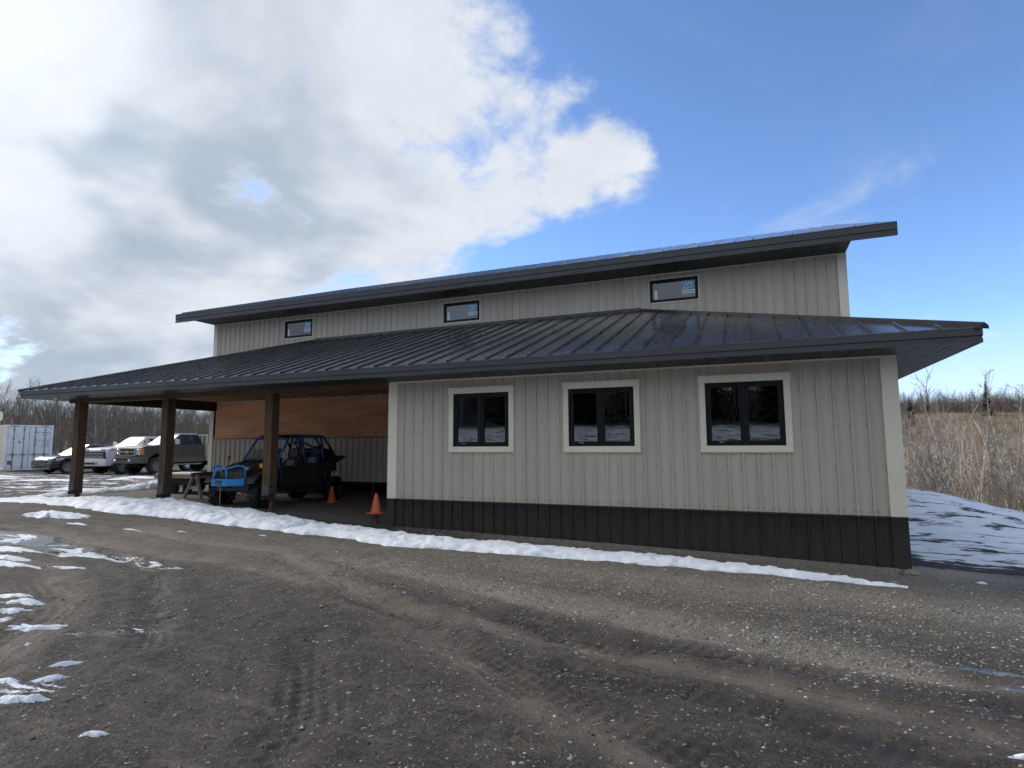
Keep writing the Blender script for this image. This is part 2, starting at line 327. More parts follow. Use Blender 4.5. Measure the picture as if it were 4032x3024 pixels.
def build_ground():
    a0=math.radians(-75);a1=math.radians(32)
    ang=np.concatenate([np.linspace(a0,a1,620,endpoint=False),np.linspace(a1,a0+2*PI,90,endpoint=False)])
    G=lambda a,b,n:a*np.exp(np.linspace(0,math.log(b/a),n,endpoint=False)); rad=np.concatenate([G(.35,2.6,24),G(2.6,9.5,300),G(9.5,26,150),G(26,4000,130),[4000.]]); nr=len(rad)
    A,Rr=np.meshgrid(ang,rad,indexing='ij'); X=CAM.x+Rr*np.sin(A); Y=CAM.y+Rr*np.cos(A)
    Z=terrain(X,Y)+ground_detail(X,Y)
    na=len(ang); vs=np.stack([X,Y,Z],-1).reshape(-1,3)
    i=np.arange(na)[:,None]; j=np.arange(nr-1)[None,:]; i2=(i+1)%na
    q=np.stack([i*nr+j,i2*nr+j,i2*nr+j+1,i*nr+j+1],-1).reshape(-1,4)
    c=len(vs); vs=np.vstack([vs,[[CAM.x,CAM.y,tz(CAM.x,CAM.y)]]]); tri=np.stack([np.full(na,c),np.roll(np.arange(na),-1)*nr,np.arange(na)*nr],-1)
    me=bpy.data.meshes.new('ground'); nq=len(q)
    me.vertices.add(len(vs)); me.vertices.foreach_set('co',vs.ravel())
    me.loops.add(nq*4+na*3); me.loops.foreach_set('vertex_index',np.concatenate([q[:,::-1].ravel(),tri[:,::-1].ravel()]))
    me.polygons.add(nq+na); me.polygons.foreach_set('loop_start',np.concatenate([np.arange(nq)*4,nq*4+np.arange(na)*3])); me.polygons.foreach_set('use_smooth',np.ones(nq+na,bool))
    me.update(calc_edges=True)
    x,y=vs[:,0],vs[:,1]; wob=.12*vnoise(x*.9,y*.9,5)
    dry=np.zeros(len(vs)); dark=np.zeros(len(vs))
    for t in TRK_L: dry=np.maximum(dry,np.exp(-(seg_dist(x,y+wob,t)/.2)**2))
    for t in TRK_D: dark=np.maximum(dark,np.exp(-(seg_dist(x,y+wob,t)/.17)**2))
    gravel=np.maximum.reduce([np.exp(-(seg_dist(x,y,[(-7,-3.2),(-5,-4.05),(-3.6,-4.22),(-2.64,-4.45),(-1.85,-4.63),(-1.2,-4.75)])/.5)**2),
        np.exp(-(seg_dist(x,y,[(-5,-2.6),(-2.8,-2.8),(-.8,-2.5),(.6,-2.4),(3,-2.2)])/.9)**2)*.8, .55*np.exp(-(seg_dist(x,y,[(-12,-3.2),(-6,-3),(-2,-2.6),(4,-2.6)])/1.5)**2), .9*np.exp(-(seg_dist(x,y,[(-1.5,-2.2),(0,-2.6),(2,-2.5),(5,-2)])/.8)**2)])
    wall=np.exp(-np.clip(-y-.15,0,9)/.7)*sst(x,-8.9,-5)*(1-sst(x,.5,2.2))*(y<.4)
    t=(x-E1[0])*EN[0]+(y-E1[1])*EN[1]
    bank=sst(x,-.2,.7)*sst(y-.45*np.clip(4.2-x,-3,9)*0,-.5,1.8+.0*x)*(1-sst(np.maximum(t*sst(y,-12,4),y-16),1.5,5))
    bank=bank*sst(y-(x-.3)*.45,-.9,1.)
    park=np.exp(-(np.clip(np.abs(y-4.5)-4.6,0,99)/1.6)**2)*sst(-x,19.5,23)*(1-sst(-x,75,95))
    park=np.maximum(park,.8*sst(-x,20,28)*np.exp(-((y+2)/4.)**2))
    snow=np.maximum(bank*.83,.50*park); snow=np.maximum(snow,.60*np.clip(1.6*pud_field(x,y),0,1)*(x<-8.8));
    for a_,b_,c_ in ((-8.5,-6.95,.8),(-6.45,-7.95,.5),(-11.4,-5.65,1.0),(-9.2,-6.6,.6),(-15.2,-3.2,1.2),(-7.2,-7.0,.5)): snow=np.maximum(snow,.46*np.exp(-((x-a_)**2+(y-b_)**2)/c_**2))
    snow=np.maximum(snow,.72*sst(-y,11.5,14.5)*(1-sst(-y,38,46)))
    hill=sst(y+.3*x,22,34)*sst(x,-30,-10)
    far=np.maximum(hill,sst(-x,43,55))
    wet=pud_field(x,y)
    td=np.full(len(vs),9.)
    for t_ in TRK_L+TRK_D: td=np.minimum(td,seg_dist(x,y+wob,t_))
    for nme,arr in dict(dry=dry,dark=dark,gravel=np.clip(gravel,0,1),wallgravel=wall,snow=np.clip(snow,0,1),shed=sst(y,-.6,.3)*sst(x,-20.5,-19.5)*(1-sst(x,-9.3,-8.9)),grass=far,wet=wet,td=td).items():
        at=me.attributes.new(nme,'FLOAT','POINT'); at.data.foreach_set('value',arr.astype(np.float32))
    t=NT('yard mud and gravel'); P=t.tc.outputs['Object']
    big=t.noise(.55,5,.6); mid=t.noise(3.2,6,.62); fn=t.noise(24,5,.65); pst=t.co((1,3.2,1))
    col=t.mix(t.rng(big,.35,.68),(.038,.030,.0245),(.068,.057,.048))
    col=t.mix(t.math('MULTIPLY',t.rng(mid,.42,.66),.75),col,(.024,.018,.0135))
    col=t.mix(t.math('MULTIPLY',t.rng(fn,.5,.68),.6),col,(.120,.104,.088))
    stk=t.noise(1.6,6,.65,t.co((.55,3.0,1),rot=(0,0,.35)),.4); col=t.mix(t.math('MULTIPLY',t.rng(stk,.52,.66),.65),col,(.115,.096,.079)); col=t.mix(t.math('MULTIPLY',t.rng(stk,.46,.36),.6),col,(.020,.0155,.012))
    gr=t.noise(75,3,.7); col=t.mix(t.math('MULTIPLY',t.rng(gr,.52,.62),.55),col,(.135,.118,.10)); col=t.mix(t.math('MULTIPLY',t.rng(gr,.46,.38),.6),col,(.018,.014,.011))
    dry=t.math('MULTIPLY',t.attr('dry'),t.rng(t.noise(2.1,5,.6),.25,.6),True)
    col=t.mix(t.math('MULTIPLY',dry,.8),col,(.170,.138,.110))
    dk=t.math('MULTIPLY',t.attr('dark'),t.rng(t.noise(1.7,5,.6),.3,.62),True)
    col=t.mix(t.math('MULTIPLY',dk,.85),col,(.026,.020,.016))
    rut=t.n('ShaderNodeMath',operation='SINE'); t.L.new(t.math('ADD',t.math('MULTIPLY',t.attr('td'),62.),t.math('MULTIPLY',t.noise(2.5,4,.6),5.)),rut.inputs[0]); rutm=t.math('MULTIPLY',t.rng(t.attr('td'),.40,.10),t.rng(t.noise(.9,4,.65),.42,.64)); rv=t.math('MULTIPLY',rut.outputs[0],rutm)
    col=t.mix(t.math('MULTIPLY',t.rng(rv,.1,.9),.35),col,(.020,.016,.013))
    # stones pressed into the surface
    cells=t.n('ShaderNodeTexVoronoi',feature='F1'); t.L.new(P,cells.inputs['Vector']); cells.inputs['Scale'].default_value=44
    cc=t.n('ShaderNodeSeparateXYZ'); t.L.new(cells.outputs['Color'],cc.inputs[0])
    stone=t.rng(cells.outputs['Distance'],.42,.30)
    gmask=t.math('ADD',t.math('MULTIPLY',t.attr('gravel'),.62),t.attr('wallgravel'),True)
    gsel=t.rng(t.math('ADD',t.math('ADD',gmask,t.math('MULTIPLY',t.math('SUBTRACT',mid,.5),.7)),t.math('MULTIPLY',t.math('SUBTRACT',cc.outputs[0],.5),.7)),.30,.55)
    gsel=t.math('MAXIMUM',gsel,t.rng(cc.outputs[0],.965,.98)); stone=t.math('MULTIPLY',stone,gsel)
    scol=t.mix(cc.outputs[1],(.14,.125,.105),(.42,.39,.34)); scol=t.mix(t.math('MULTIPLY',t.attr('wallgravel'),.6),scol,(.44,.385,.30))
    col=t.mix(t.math('MULTIPLY',t.math('ADD',t.math('MULTIPLY',t.attr('gravel'),.42),t.attr('wallgravel'),True),.85),col,(.34,.30,.24))
    col=t.mix(stone,col,scol)
    # grass of the far land
    gc=t.mix(t.rng(t.noise(.09,5,.6),.35,.65),(.20,.135,.075),(.30,.215,.12)); gc=t.mix(t.math('MULTIPLY',t.rng(t.noise(.8,6,.7),.45,.62),.7),gc,(.12,.078,.048))
    gc=t.mix(t.rng(t.noise(.035,3,.5,t.co((1,3,1))),.58,.66),gc,(.42,.30,.15))
    shed=t.attr('shed'); col=t.mix(t.math('MULTIPLY',shed,.75),col,t.mix(t.rng(fn,.4,.65),(.125,.108,.092),(.21,.19,.165)))
    col=t.mix(t.attr('grass'),col,gc)
    # snow: solid where deep, torn into streaks where it has melted
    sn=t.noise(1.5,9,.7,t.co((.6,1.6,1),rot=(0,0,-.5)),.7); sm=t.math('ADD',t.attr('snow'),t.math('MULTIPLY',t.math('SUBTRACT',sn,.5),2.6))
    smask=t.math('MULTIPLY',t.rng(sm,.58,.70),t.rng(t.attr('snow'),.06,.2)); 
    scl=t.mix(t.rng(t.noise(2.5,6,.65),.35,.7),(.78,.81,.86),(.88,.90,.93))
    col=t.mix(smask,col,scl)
    wetn=t.math('MULTIPLY',t.rng(t.math('ADD',t.attr('wet'),t.math('MULTIPLY',t.math('SUBTRACT',t.noise(2.6,5,.6),.5),.9)),.12,.5),1.)
    wetn=t.math('MAXIMUM',wetn,t.math('MULTIPLY',dk,.45))
    wetn=t.math('MAXIMUM',wetn,t.rng(t.noise(.8,4,.6,t.co((1,1,1))),.60,.8,0,.5))
    wetn=t.math('MULTIPLY',wetn,t.math('SUBTRACT',1.,t.attr('grass')))
    r=t.rng(wetn,.1,.95,.86,.10,False)
    r=t.math('ADD',r,t.math('MULTIPLY',smask,.1))
    h=t.math('ADD',t.math('ADD',t.math('MULTIPLY',t.noise(14,6,.7),.9),t.math('MULTIPLY',rv,-.22)),t.math('MULTIPLY',stone,.35))
    h2=t.noise(55,4,.7)
    soft=t.math('SUBTRACT',1.,t.math('MULTIPLY',smask,.75))
    soft=t.math('MULTIPLY',soft,t.rng(wetn,.2,.9,1.,.12)); nm=t.bump(t.math('MULTIPLY',h,soft),.75,.035); nm=t.bump(t.math('MULTIPLY',h2,soft),.55,.012,nm)
    me.materials.append(t.fin(col,r,0,nm,.32))
    o=bpy.data.objects.new('ground',me); COL.objects.link(o); tag(o,'brown mud and gravel yard running out to snow and grassy land','ground',kind='structure')
    return o
build_ground()
# ------------------------------------------------------------------ the building
M={}
def siding_mat(name,c,dust):
    t=NT(name); n=t.noise(.7,5,.6,t.co((3,3,.25))); col=t.mix(t.rng(n,.3,.7),tuple(x*.95 for x in c),tuple(x*1.04 for x in c))
    st=t.noise(9,4,.6,t.co((6,6,.12))); col=t.mix(t.math('MULTIPLY',t.rng(st,.5,.75),.10),col,tuple(x*.7 for x in c))
    sp=t.n('ShaderNodeSeparateXYZ'); t.L.new(t.tc.outputs['Object'],sp.inputs[0])
    lo=t.rng(t.math('ADD',sp.outputs[2],t.math('MULTIPLY',t.noise(1.8,5,.65),.7)),.95,.25)
    spk=t.rng(t.noise(38,3,.6),.58,.74); col=t.mix(t.math('MULTIPLY',t.math('ADD',t.math('MULTIPLY',lo,.25),t.math('MULTIPLY',t.math('MULTIPLY',spk,lo),.6)),dust),col,(.30,.27,.23))
    return t.fin(col,t.rng(t.noise(3,4,.6),.3,.7,.42,.55),0,t.bump(t.noise(2.2,2,.5,t.co((1,1,.4))),.05,.02),.4)
M['siding']=siding_mat('stone grey steel siding',(.50,.448,.375),.16)
M['wains']=siding_mat('black steel wainscot',(.014,.0108,.009),.30)
M['cream']=pm('cream trim',(.76,.715,.575),.45,var=.04,vs=1.5,bump=.03,bs=40)
M['black']=pm('black trim metal',(.020,.021,.024),.38,var=.15)
M['fascia']=pm('charcoal fascia metal',(.045,.047,.052),.42,var=.1,vs=1.2,stretch=(.3,1,1))
def roof_mat():
    t=NT('charcoal roof metal'); n=t.noise(1.1,5,.6,t.co((1.5,.4,1)))
    col=t.mix(t.rng(n,.35,.7),(.034,.036,.040),(.052,.055,.060))
    w=t.n('ShaderNodeTexWave',wave_type='BANDS',bands_direction='X'); t.L.new(t.tc.outputs['Object'],w.inputs['Vector']); w.inputs['Scale'].default_value=7.7; w.inputs['Distortion'].default_value=0
    streak=t.rng(t.noise(2.5,5,.65,t.co((4,.35,1))),.5,.75)
    col=t.mix(t.math('MULTIPLY',streak,.35),col,(.07,.072,.078))
    nm=t.bump(w.outputs['Fac'],.35,.006); nm=t.bump(t.noise(1.6,3,.5,t.co((2,.6,1))),.06,.02,nm)
    t.b.inputs['Coat IOR'].default_value=1.9; t.b.inputs['Coat Roughness'].default_value=.13; return t.fin(col,t.rng(t.noise(2.2,5,.6,t.co((2,.5,1))),.3,.7,.22,.34),.2,nm,.4,.7)
M['roof']=roof_mat()
M['soffit']=pm('charcoal soffit',(.032,.033,.036),.45,var=.12)
M['cap']=pm('matt charcoal cap',(.030,.031,.034),.75,spec=.12)
M['glass']=glass_mat('window glass')
M['frame']=pm('black window frame',(.010,.010,.011),.5,var=.1,spec=.2)
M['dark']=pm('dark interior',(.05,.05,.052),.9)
M['jamb']=pm('pale jamb liner',(.62,.68,.70),.6,var=.05)
M['screw']=pm('screw head',(.10,.095,.09),.5,metal=.3)
def wood(name,a,b,sc=(9,9,.7),rough=.75):
    t=NT(name); v=t.co(sc); n=t.noise(2.2,8,.65,v,1.2); g=t.noise(9,5,.7,v,.4); col=t.mix(t.rng(n,.3,.7),a,b); col=t.mix(t.math('MULTIPLY',t.rng(g,.5,.7),.5),col,tuple(x*.45 for x in a))
    k=t.rng(t.vor(1.5,t.co((3,3,1.2))),.10,.04); col=t.mix(t.math('MULTIPLY',k,.7),col,tuple(x*.35 for x in a))
    return t.fin(col,rough,0,t.bump(g,.35,.01),.25)
M['timber']=wood('weathered brown timber',(.072,.043,.026),(.130,.082,.05))
M['beam']=wood('brown timber beam',(.085,.055,.034),(.15,.10,.062),(.7,9,9))
M['joist']=wood('raw joist lumber',(.50,.34,.20),(.66,.48,.30),(9,.7,9))
M['lumber']=wood('grey sawn lumber',(.30,.25,.19),(.46,.40,.32),(5,5,5))
M['steel']=pm('bare steel bracket',(.12,.11,.10),.5,metal=.5,dirt=((.12,.07,.045),.5))
M['pile']=pm('rusty steel pile',(.085,.045,.032),.7,metal=.3,var=.3,vs=6)
def ply_mat():
    t=NT('reddish plywood'); n=t.noise(1.3,6,.6,t.co((.5,1,2.2))); g=t.noise(5,6,.7,t.co((.8,1,9)),.8)
    col=t.mix(t.rng(n,.3,.7),(.60,.29,.165),(.74,.41,.26)); col=t.mix(t.math('MULTIPLY',t.rng(g,.48,.7),.35),col,(.46,.20,.12))
    k=t.vor(1.9,t.co((1.2,1,2.4))); col=t.mix(t.math('MULTIPLY',t.rng(k,.075,.035),.85),col,(.07,.035,.022))
    return t.fin(col,.8,0,t.bump(g,.15,.005),.2)
M['ply']=ply_mat()
W=9.182; ZW=.491; ZS=2.942; OV=.874; DW=4.589; XL=-19.997; XR=.10; ZU=5.985; EL=-20.844; ER=.86; ZF=3.142; SL=.3494; RS=.2286
BLD=empty('metal_clad_building',(-10,4.6,0),0,'long grey metal-clad shop with black wainscot, dark metal roofs and open timber carport','building')
def part(mb,name,mat,parent=None,**k): return mb.build(name,mat,parent or BLD,world=True,**k)
FRONT=lambda y0:(lambda u,w,n:(u,y0-n,w))
RIGHT=lambda x0:(lambda u,w,n:(x0+n,u,w))
LEFT=lambda x0:(lambda u,w,n:(x0-n,u,w))
def split_z(mb):
    """a sheet cut right through by a window becomes two sheets"""
    sp=sorted(set((round(mb.v[f[0]][2],3)) for f in mb.f))
    if len(sp)<2 or any(abs(max(mb.v[i][2] for i in f)-min(mb.v[i][2] for i in f))>2.3 for f in mb.f): return [mb]
    out=[]
    for z in sp:
        m=MB()
        for f in mb.f:
            if round(mb.v[f[0]][2],3)==z: m.add([mb.v[i] for i in f],[(0,1,2,3)])
        out.append(m)
    return out
def ribbed(name,mp,u0,u1,z0,z1,first,mat,holes=(),flip=False,screws=None,zf=None):
    """steel sheets 0.91 m wide, four ribs each; every sheet an object; holes (ua,ub,za,zb)"""
    ribs=[]; k=math.floor((u0-first)/RS)
    while first+k*RS<u1+.2: ribs.append((k,first+k*RS)); k+=1
    pts=[]
    for k,r in ribs:
        for d,n in ((-.022,0),(-.014,.030),(.014,.030),(.022,0),(.062,0),(.070,.0035),(.084,.0035),(.092,0),(.137,0),(.145,.0035),(.159,.0035),(.167,0)): pts.append((r+d,n,k))
    def nat(u):
        for (a,na,_),(b,nb,_) in zip(pts[:-1],pts[1:]):
            if a<=u<=b: return na+(nb-na)*(u-a)/max(1e-9,b-a)
        return 0
    ks=sorted(set(k//4 for k,_ in ribs)); bounds=[first+4*q*RS+.03 for q in ks]+[1e9]; bounds[0]=-1e9
    for qi in range(len(ks)):
        a=max(u0,bounds[qi]); b=min(u1,bounds[qi+1])
        if b-a<.02: continue
        us=[(a,nat(a))]+[(u,n) for u,n,_ in pts if a+1e-4<u<b-1e-4]+[(b,nat(b))]
        for h in holes:
            for e in h[:2]:
                if a<e<b: us.append((e,nat(e)))
        us=sorted(us); off=.0015*(qi%2); mb=MB(); lo=[];
        for (ua,na),(ub,nb) in zip(us[:-1],us[1:]):
            if ub-ua<1e-5: continue
            um=(ua+ub)/2; zs=[(z0,z1)]
            for h in holes:
                if h[0]<um<h[1]: zs=[(z0,h[2]),(h[3],z1)]
            for za,zb in zs:
                ta=zb if (zf is None or zb!=z1) else zf(ua); tb=zb if (zf is None or zb!=z1) else zf(ub)
                f=(0,1,2,3) if not flip else (3,2,1,0)
                mb.add([mp(ua,za,na+off),mp(ub,za,nb+off),mp(ub,tb,nb+off),mp(ua,ta,na+off)],[f])
        for q_ in split_z(mb): part(q_,name,mat)
    if screws:
        mb=MB(); n=0
        for z,dd in screws:
            for k,r in ribs:
                for d in dd:
                    u=r+d
                    if not u0+.03<u<u1-.03: continue
                    if any(h[0]-.02<u<h[1]+.02 and h[2]-.02<z<h[3]+.02 for h in holes): continue
                    c=mp(u,z,.004); q=.0105
                    ring=[mp(u+q*math.cos(t*PI/3),z+q*math.sin(t*PI/3),.001) for t in range(6)]+[mp(u+q*.75*math.cos(t*PI/3),z+q*.75*math.sin(t*PI/3),.008) for t in range(6)]
                    mb.add(ring,[tuple(range(6,12))]+[(i,(i+1)%6,6+(i+1)%6,6+i) for i in range(6)])
        if mb.v: part(mb,'screw_heads',M['screw'],kind='stuff')
WINX=[-7.765,-5.33,-2.892]; WW=1.448; WZ0,WZ1=1.448,2.753
TW=.113
holes=[(x+TW*.6,x+WW-TW*.6,WZ0+TW*.6,WZ1-TW*.6) for x in WINX]
F1=-W+.338
ribbed('siding_panel',FRONT(0),-W+.09,-.09,ZW,ZS-.02,F1,M['siding'],holes,screws=[(ZW+.06,(-.045,.045)),(1.22,(-.04,)),(1.86,(-.04,)),(2.46,(-.04,))])
ribbed('wainscot_panel',FRONT(.004),-W+.05,-.05,-.6,ZW-.02,F1,M['wains'])
ribbed('siding_panel',RIGHT(0),.09,DW,ZW,ZS-.02,.2,M['siding']); ribbed('wainscot_panel',RIGHT(-.004),.05,DW,-.9,ZW-.02,.2,M['wains'])
ribbed('siding_panel',LEFT(-W),.02,DW-.03,ZW,ZS+.1,.2,M['siding'],flip=True); ribbed('wainscot_panel',LEFT(-W+.004),.02,DW-.03,-.5,ZW-.02,.2,M['wains'],flip=True)
# corner boards, ledges, top trim
b=MB(); b.box(-.19,.034,-.036,.0,ZW-.002,ZS-.002).box(.0,.034,.001,.19,ZW-.002,ZS-.002); part(b,'corner_trim',M['cream'],bevel=.004)
b=MB(); b.box(-W-.034,-W+.185,-.036,.0,ZW-.002,ZS-.002).box(-W-.034,-W,.001,.10,ZW-.002,ZS-.002); part(b,'corner_trim',M['cream'],bevel=.004)
b=MB(); b.box(-.19,.032,-.033,.002,-.9,ZW-.024).box(-.004,.032,.003,.19,-.9,ZW-.024); part(b,'wainscot_corner',M['wains'],bevel=.004)
b=MB(); b.box(-W-.032,-W+.15,-.033,.002,-.6,ZW-.024).box(-W-.032,-W+.004,.003,.10,-.6,ZW-.024); part(b,'wainscot_corner',M['wains'],bevel=.004)
b=MB(); b.box(-W-.042,.042,-.046,.0,ZW-.028,ZW-.006); b.box(-W-.038,.038,-.042,-.0,ZW-.006,ZW-.0025); part(b,'wainscot_ledge',M['black'],bevel=.003)
b=MB(); b.box(-W-.02,.02,-.034,-.0005,ZS-.03,ZS-.001); part(b,'top_trim',M['cream'],bevel=.003)
# lower windows
M['blind']=pm('pale blue blind',(.45,.60,.66),.7,var=.06)
def lower_window(x,i):
    x0,x1,z0,z1=x,x+WW,WZ0,WZ1
    b=MB(); a=TW; e=.012
    b.box(x0+e,x1-e,-.042,-.001,z1-.125,z1-.018); trim=part(b,'window_trim',M['cream'],bevel=.003)
    for bx in ((x0,x1,-.05,-.001,z1-.018,z1),(x0,x0+e,-.046,-.001,z1-.125,z1-.0185),(x1-e,x1,-.046,-.001,z1-.125,z1-.0185)): MB().box(*bx).build('drip_edge',M['cream'],trim,world=True,bevel=.002)
    b=MB(); b.box(x0+e,x0+a,-.038,-.001,z0+a+.001,z1-.126); b.build('side_board',M['cream'],trim,world=True,bevel=.003)
    b=MB(); b.box(x1-a,x1-e,-.038,-.001,z0+a+.001,z1-.126); b.build('side_board',M['cream'],trim,world=True,bevel=.003)
    b=MB(); b.box(x0+e,x1-e,-.042,-.001,z0+.012,z0+a); b.build('sill_board',M['cream'],trim,world=True,bevel=.003)
    b=MB(); b.box(x0,x1,-.05,-.001,z0,z0+.011); b.build('sill_edge',M['cream'],trim,world=True,bevel=.002)
    X0,X1,Z0,Z1=x0+a+.001,x1-a-.001,z0+a+.001,z1-.127; xm=(X0+X1)/2; fw=.035
    b=MB(); b.box(X0,X1,-.03,.07,Z1-fw,Z1).box(X0,X1,-.03,.07,Z0,Z0+fw).box(X0,X0+fw,-.029,.07,Z0+fw,Z1-fw).box(X1-fw,X1,-.029,.07,Z0+fw,Z1-fw).box(xm-.018,xm+.018,-.029,.07,Z0+fw,Z1-fw)
    win=part(b,'window',M['frame'],bevel=.003)
    for s0,s1 in ((X0+fw+.002,xm-.02),(xm+.02,X1-fw-.002)):
        w=.05; za,zb=Z0+fw+.002,Z1-fw-.002
        b=MB(); b.box(s0,s1,-.018,.05,zb-w,zb).box(s0,s1,-.018,.05,za,za+w).box(s0,s0+w,-.017,.05,za+w,zb-w).box(s1-w,s1,-.017,.05,za+w,zb-w); b.build('sash',M['frame'],win,world=True,bevel=.003)
        b=MB(); b.box(s0+w-.004,s1-w+.004,.010,.016,za+w-.004,zb-w+.004); b.build('pane',M['glass'],win,world=True)
    b=MB(); b.box(X0+.20,X0+.28,-.028,-.0185,Z0+.055,Z0+.063); b.build('latch',pm('latch grey',(.5,.5,.5),.4),win,world=True)
    b=MB(); b.box(X0-.02,X0+.02,.071,.30,Z0,Z1).box(X1-.02,X1+.02,.071,.30,Z0,Z1).box(X0+.021,X1-.021,.071,.30,Z0-.02,Z0+.01).box(X0+.021,X1-.021,.071,.30,Z1-.01,Z1+.02); b.build('jamb_liner',M['jamb'],win,world=True)
    if i==0:
        b=MB(); b.box(X0+.06,X0+.155,.09,.11,Z0+.03,Z1-.03); b.build('blind',M['blind'],win,world=True)
for i,x in enumerate(WINX): lower_window(x,i)
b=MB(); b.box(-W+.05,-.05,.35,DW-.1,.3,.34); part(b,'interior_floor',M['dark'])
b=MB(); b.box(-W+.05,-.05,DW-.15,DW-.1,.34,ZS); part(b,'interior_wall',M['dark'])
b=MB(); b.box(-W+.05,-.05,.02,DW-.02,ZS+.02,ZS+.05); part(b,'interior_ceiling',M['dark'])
# upper wall
UF=XL+.30
UW=[-16.721,-10.525,-4.401]; UWW=1.266; UZ0,UZ1=5.2,5.856
uh=[(x+.04,x+UWW-.04,UZ0+.04,UZ1-.04) for x in UW]
ribbed('siding_panel',FRONT(DW),XL+.06,XR-.06,3.12,ZU-.01,UF,M['siding'],uh,screws=[(5.90,(-.04,)),(5.45,(-.04,)),(5.0,(-.04,))])
ribbed('siding_panel',FRONT(DW),XL+.06,-W-.02,.47,1.90,UF,M['siding'],screws=[(.53,(-.04,.04)),(1.2,(-.04,))])
YB=20.4; RY=(DW+YB)/2
rz=lambda y:6.277+SL*(min(y,2*RY-y)-(DW-.873))
ribbed('siding_panel',LEFT(XL),DW+.02,YB,.47,9,DW+.2,M['siding'],flip=True,zf=lambda u:rz(u)-.2)
ribbed('siding_panel',RIGHT(XR),DW+.02,YB,.47,9,DW+.2,M['siding'],zf=lambda u:rz(u)-.2)
b=MB(); b.box(XL,XR,YB-.05,YB,.47,ZU); part(b,'back_wall',M['siding'])
for xa,xb,xs in ((XL-.02,XL+.16,XL-.02),(XR-.17,XR+.02,XR)):
    b=MB(); b.box(xa,xb,DW-.036,DW,3.0 if xs==XR else .47,ZU-.002).box(xs,xs+.02,DW+.001,DW+.17,.47,ZU-.002); part(b,'corner_trim',M['cream'],bevel=.004)
b=MB(); b.box(XL,XR,DW-.03,DW-.0005,ZU-.03,ZU-.001); part(b,'top_trim',M['cream'])
M['stick_b']=pm('sticker blue',(.10,.42,.62),.5,var=.05); M['stick_w']=pm('sticker white',(.78,.82,.84),.5,var=.03); M['stick_t']=pm('sticker lettering',(.05,.10,.17),.5)
def text_part(txt,size,loc,rot,mat,parent,ext=.0008,bold=0,xs=1):
    cu=bpy.data.curves.new('lettering','FONT'); cu.body=txt; cu.size=size; cu.extrude=ext; cu.align_x='CENTER'; cu.align_y='CENTER'; cu.offset=bold
    o=bpy.data.objects.new('lettering_tmp',cu); COL.objects.link(o); bpy.context.view_layer.update()
    me=bpy.data.meshes.new_from_object(o.evaluated_get(bpy.context.evaluated_depsgraph_get())); bpy.data.objects.remove(o)
    me.materials.clear(); me.materials.append(mat); p=bpy.data.objects.new('lettering',me); link(p,parent,parent.parent is None and False)
    p.location=loc; p.rotation_euler=rot; p.scale=(xs,1,1); return p
def upper_window(x):
    x0,x1,z0,z1=x,x+UWW,UZ0,UZ1; a=.03; y=DW
    b=MB(); b.box(x0,x1,y-.03,y-.001,z1-a,z1).box(x0,x1,y-.03,y-.001,z0,z0+a).box(x0,x0+a,y-.029,y-.001,z0+a,z1-a).box(x1-a,x1,y-.029,y-.001,z0+a,z1-a); part(b,'window_trim',M['cream'],bevel=.003)
    X0,X1,Z0,Z1=x0+a+.001,x1-a-.001,z0+a+.001,z1-a-.001; f=.07
    b=MB(); b.box(X0,X1,y-.024,y+.07,Z1-f,Z1).box(X0,X1,y-.024,y+.07,Z0,Z0+f).box(X0,X0+f,y-.023,y+.07,Z0+f,Z1-f).box(X1-f,X1,y-.023,y+.07,Z0+f,Z1-f); win=part(b,'window',M['frame'],bevel=.003)
    b=MB(); b.box(X0+f-.004,X1-f+.004,y+.012,y+.018,Z0+f-.004,Z1-f+.004); b.build('pane',M['glass'],win,world=True)
    sx1=X1-f-.012; sx0=sx1-.30; sz1=Z1-f-.012; sz0=sz1-.34
    b=MB(); b.box(sx0,sx1,y+.009,y+.0115,sz0+.10,sz1); b.build('sticker',M['stick_b'],win,world=True)
    b=MB(); b.box(sx0,sx1,y+.009,y+.0115,sz0,sz0+.10); 
    pts=[(sx0+.02+.26*t/8, sz0+.125+.05*math.sin(t/8*PI*.55)) for t in range(9)]; b.prism([(px,pz) for px,pz in pts]+[(px,pz-.022*(1-abs(k/8-.4))) for k,(px,pz) in reversed(list(enumerate(pts)))],'y',y+.0075,y+.0089)
    b.build('sticker_band',M['stick_w'],win,world=True)
    text_part('JW',.19,((sx0+sx1)/2+.0,y+.0078,sz1-.095),(PI/2,0,0),M['stick_w'],win,bold=.002)
    text_part('JELD-WEN',.055,((sx0+sx1)/2,y+.0078,sz0+.05),(PI/2,0,0),M['stick_t'],win,bold=.001)
    b=MB(); b.box(X0+f+.05,X0+f+.12,y+.009,y+.0115,Z0+f+.02,Z0+f+.26); b.build('label',M['stick_w'],win,world=True)
    b=MB(); b.box(X0,X0+.02,y+.071,y+.4,Z0,Z1).box(X1-.02,X1,y+.071,y+.4,Z0,Z1).box(X0+.021,X1-.021,y+.071,y+.4,Z0,Z0+.02).box(X0+.021,X1-.021,y+.071,y+.4,Z1-.02,Z1); b.build('jamb_liner',M['jamb'],win,world=True)
for x in UW: upper_window(x)
b=MB(); b.box(XL+.06,XR-.06,DW+3,DW+3.05,2.5,6.2).box(XL+.06,XR-.06,DW+.05,DW+3,4.6,4.65); part(b,'interior_wall',M['dark'])
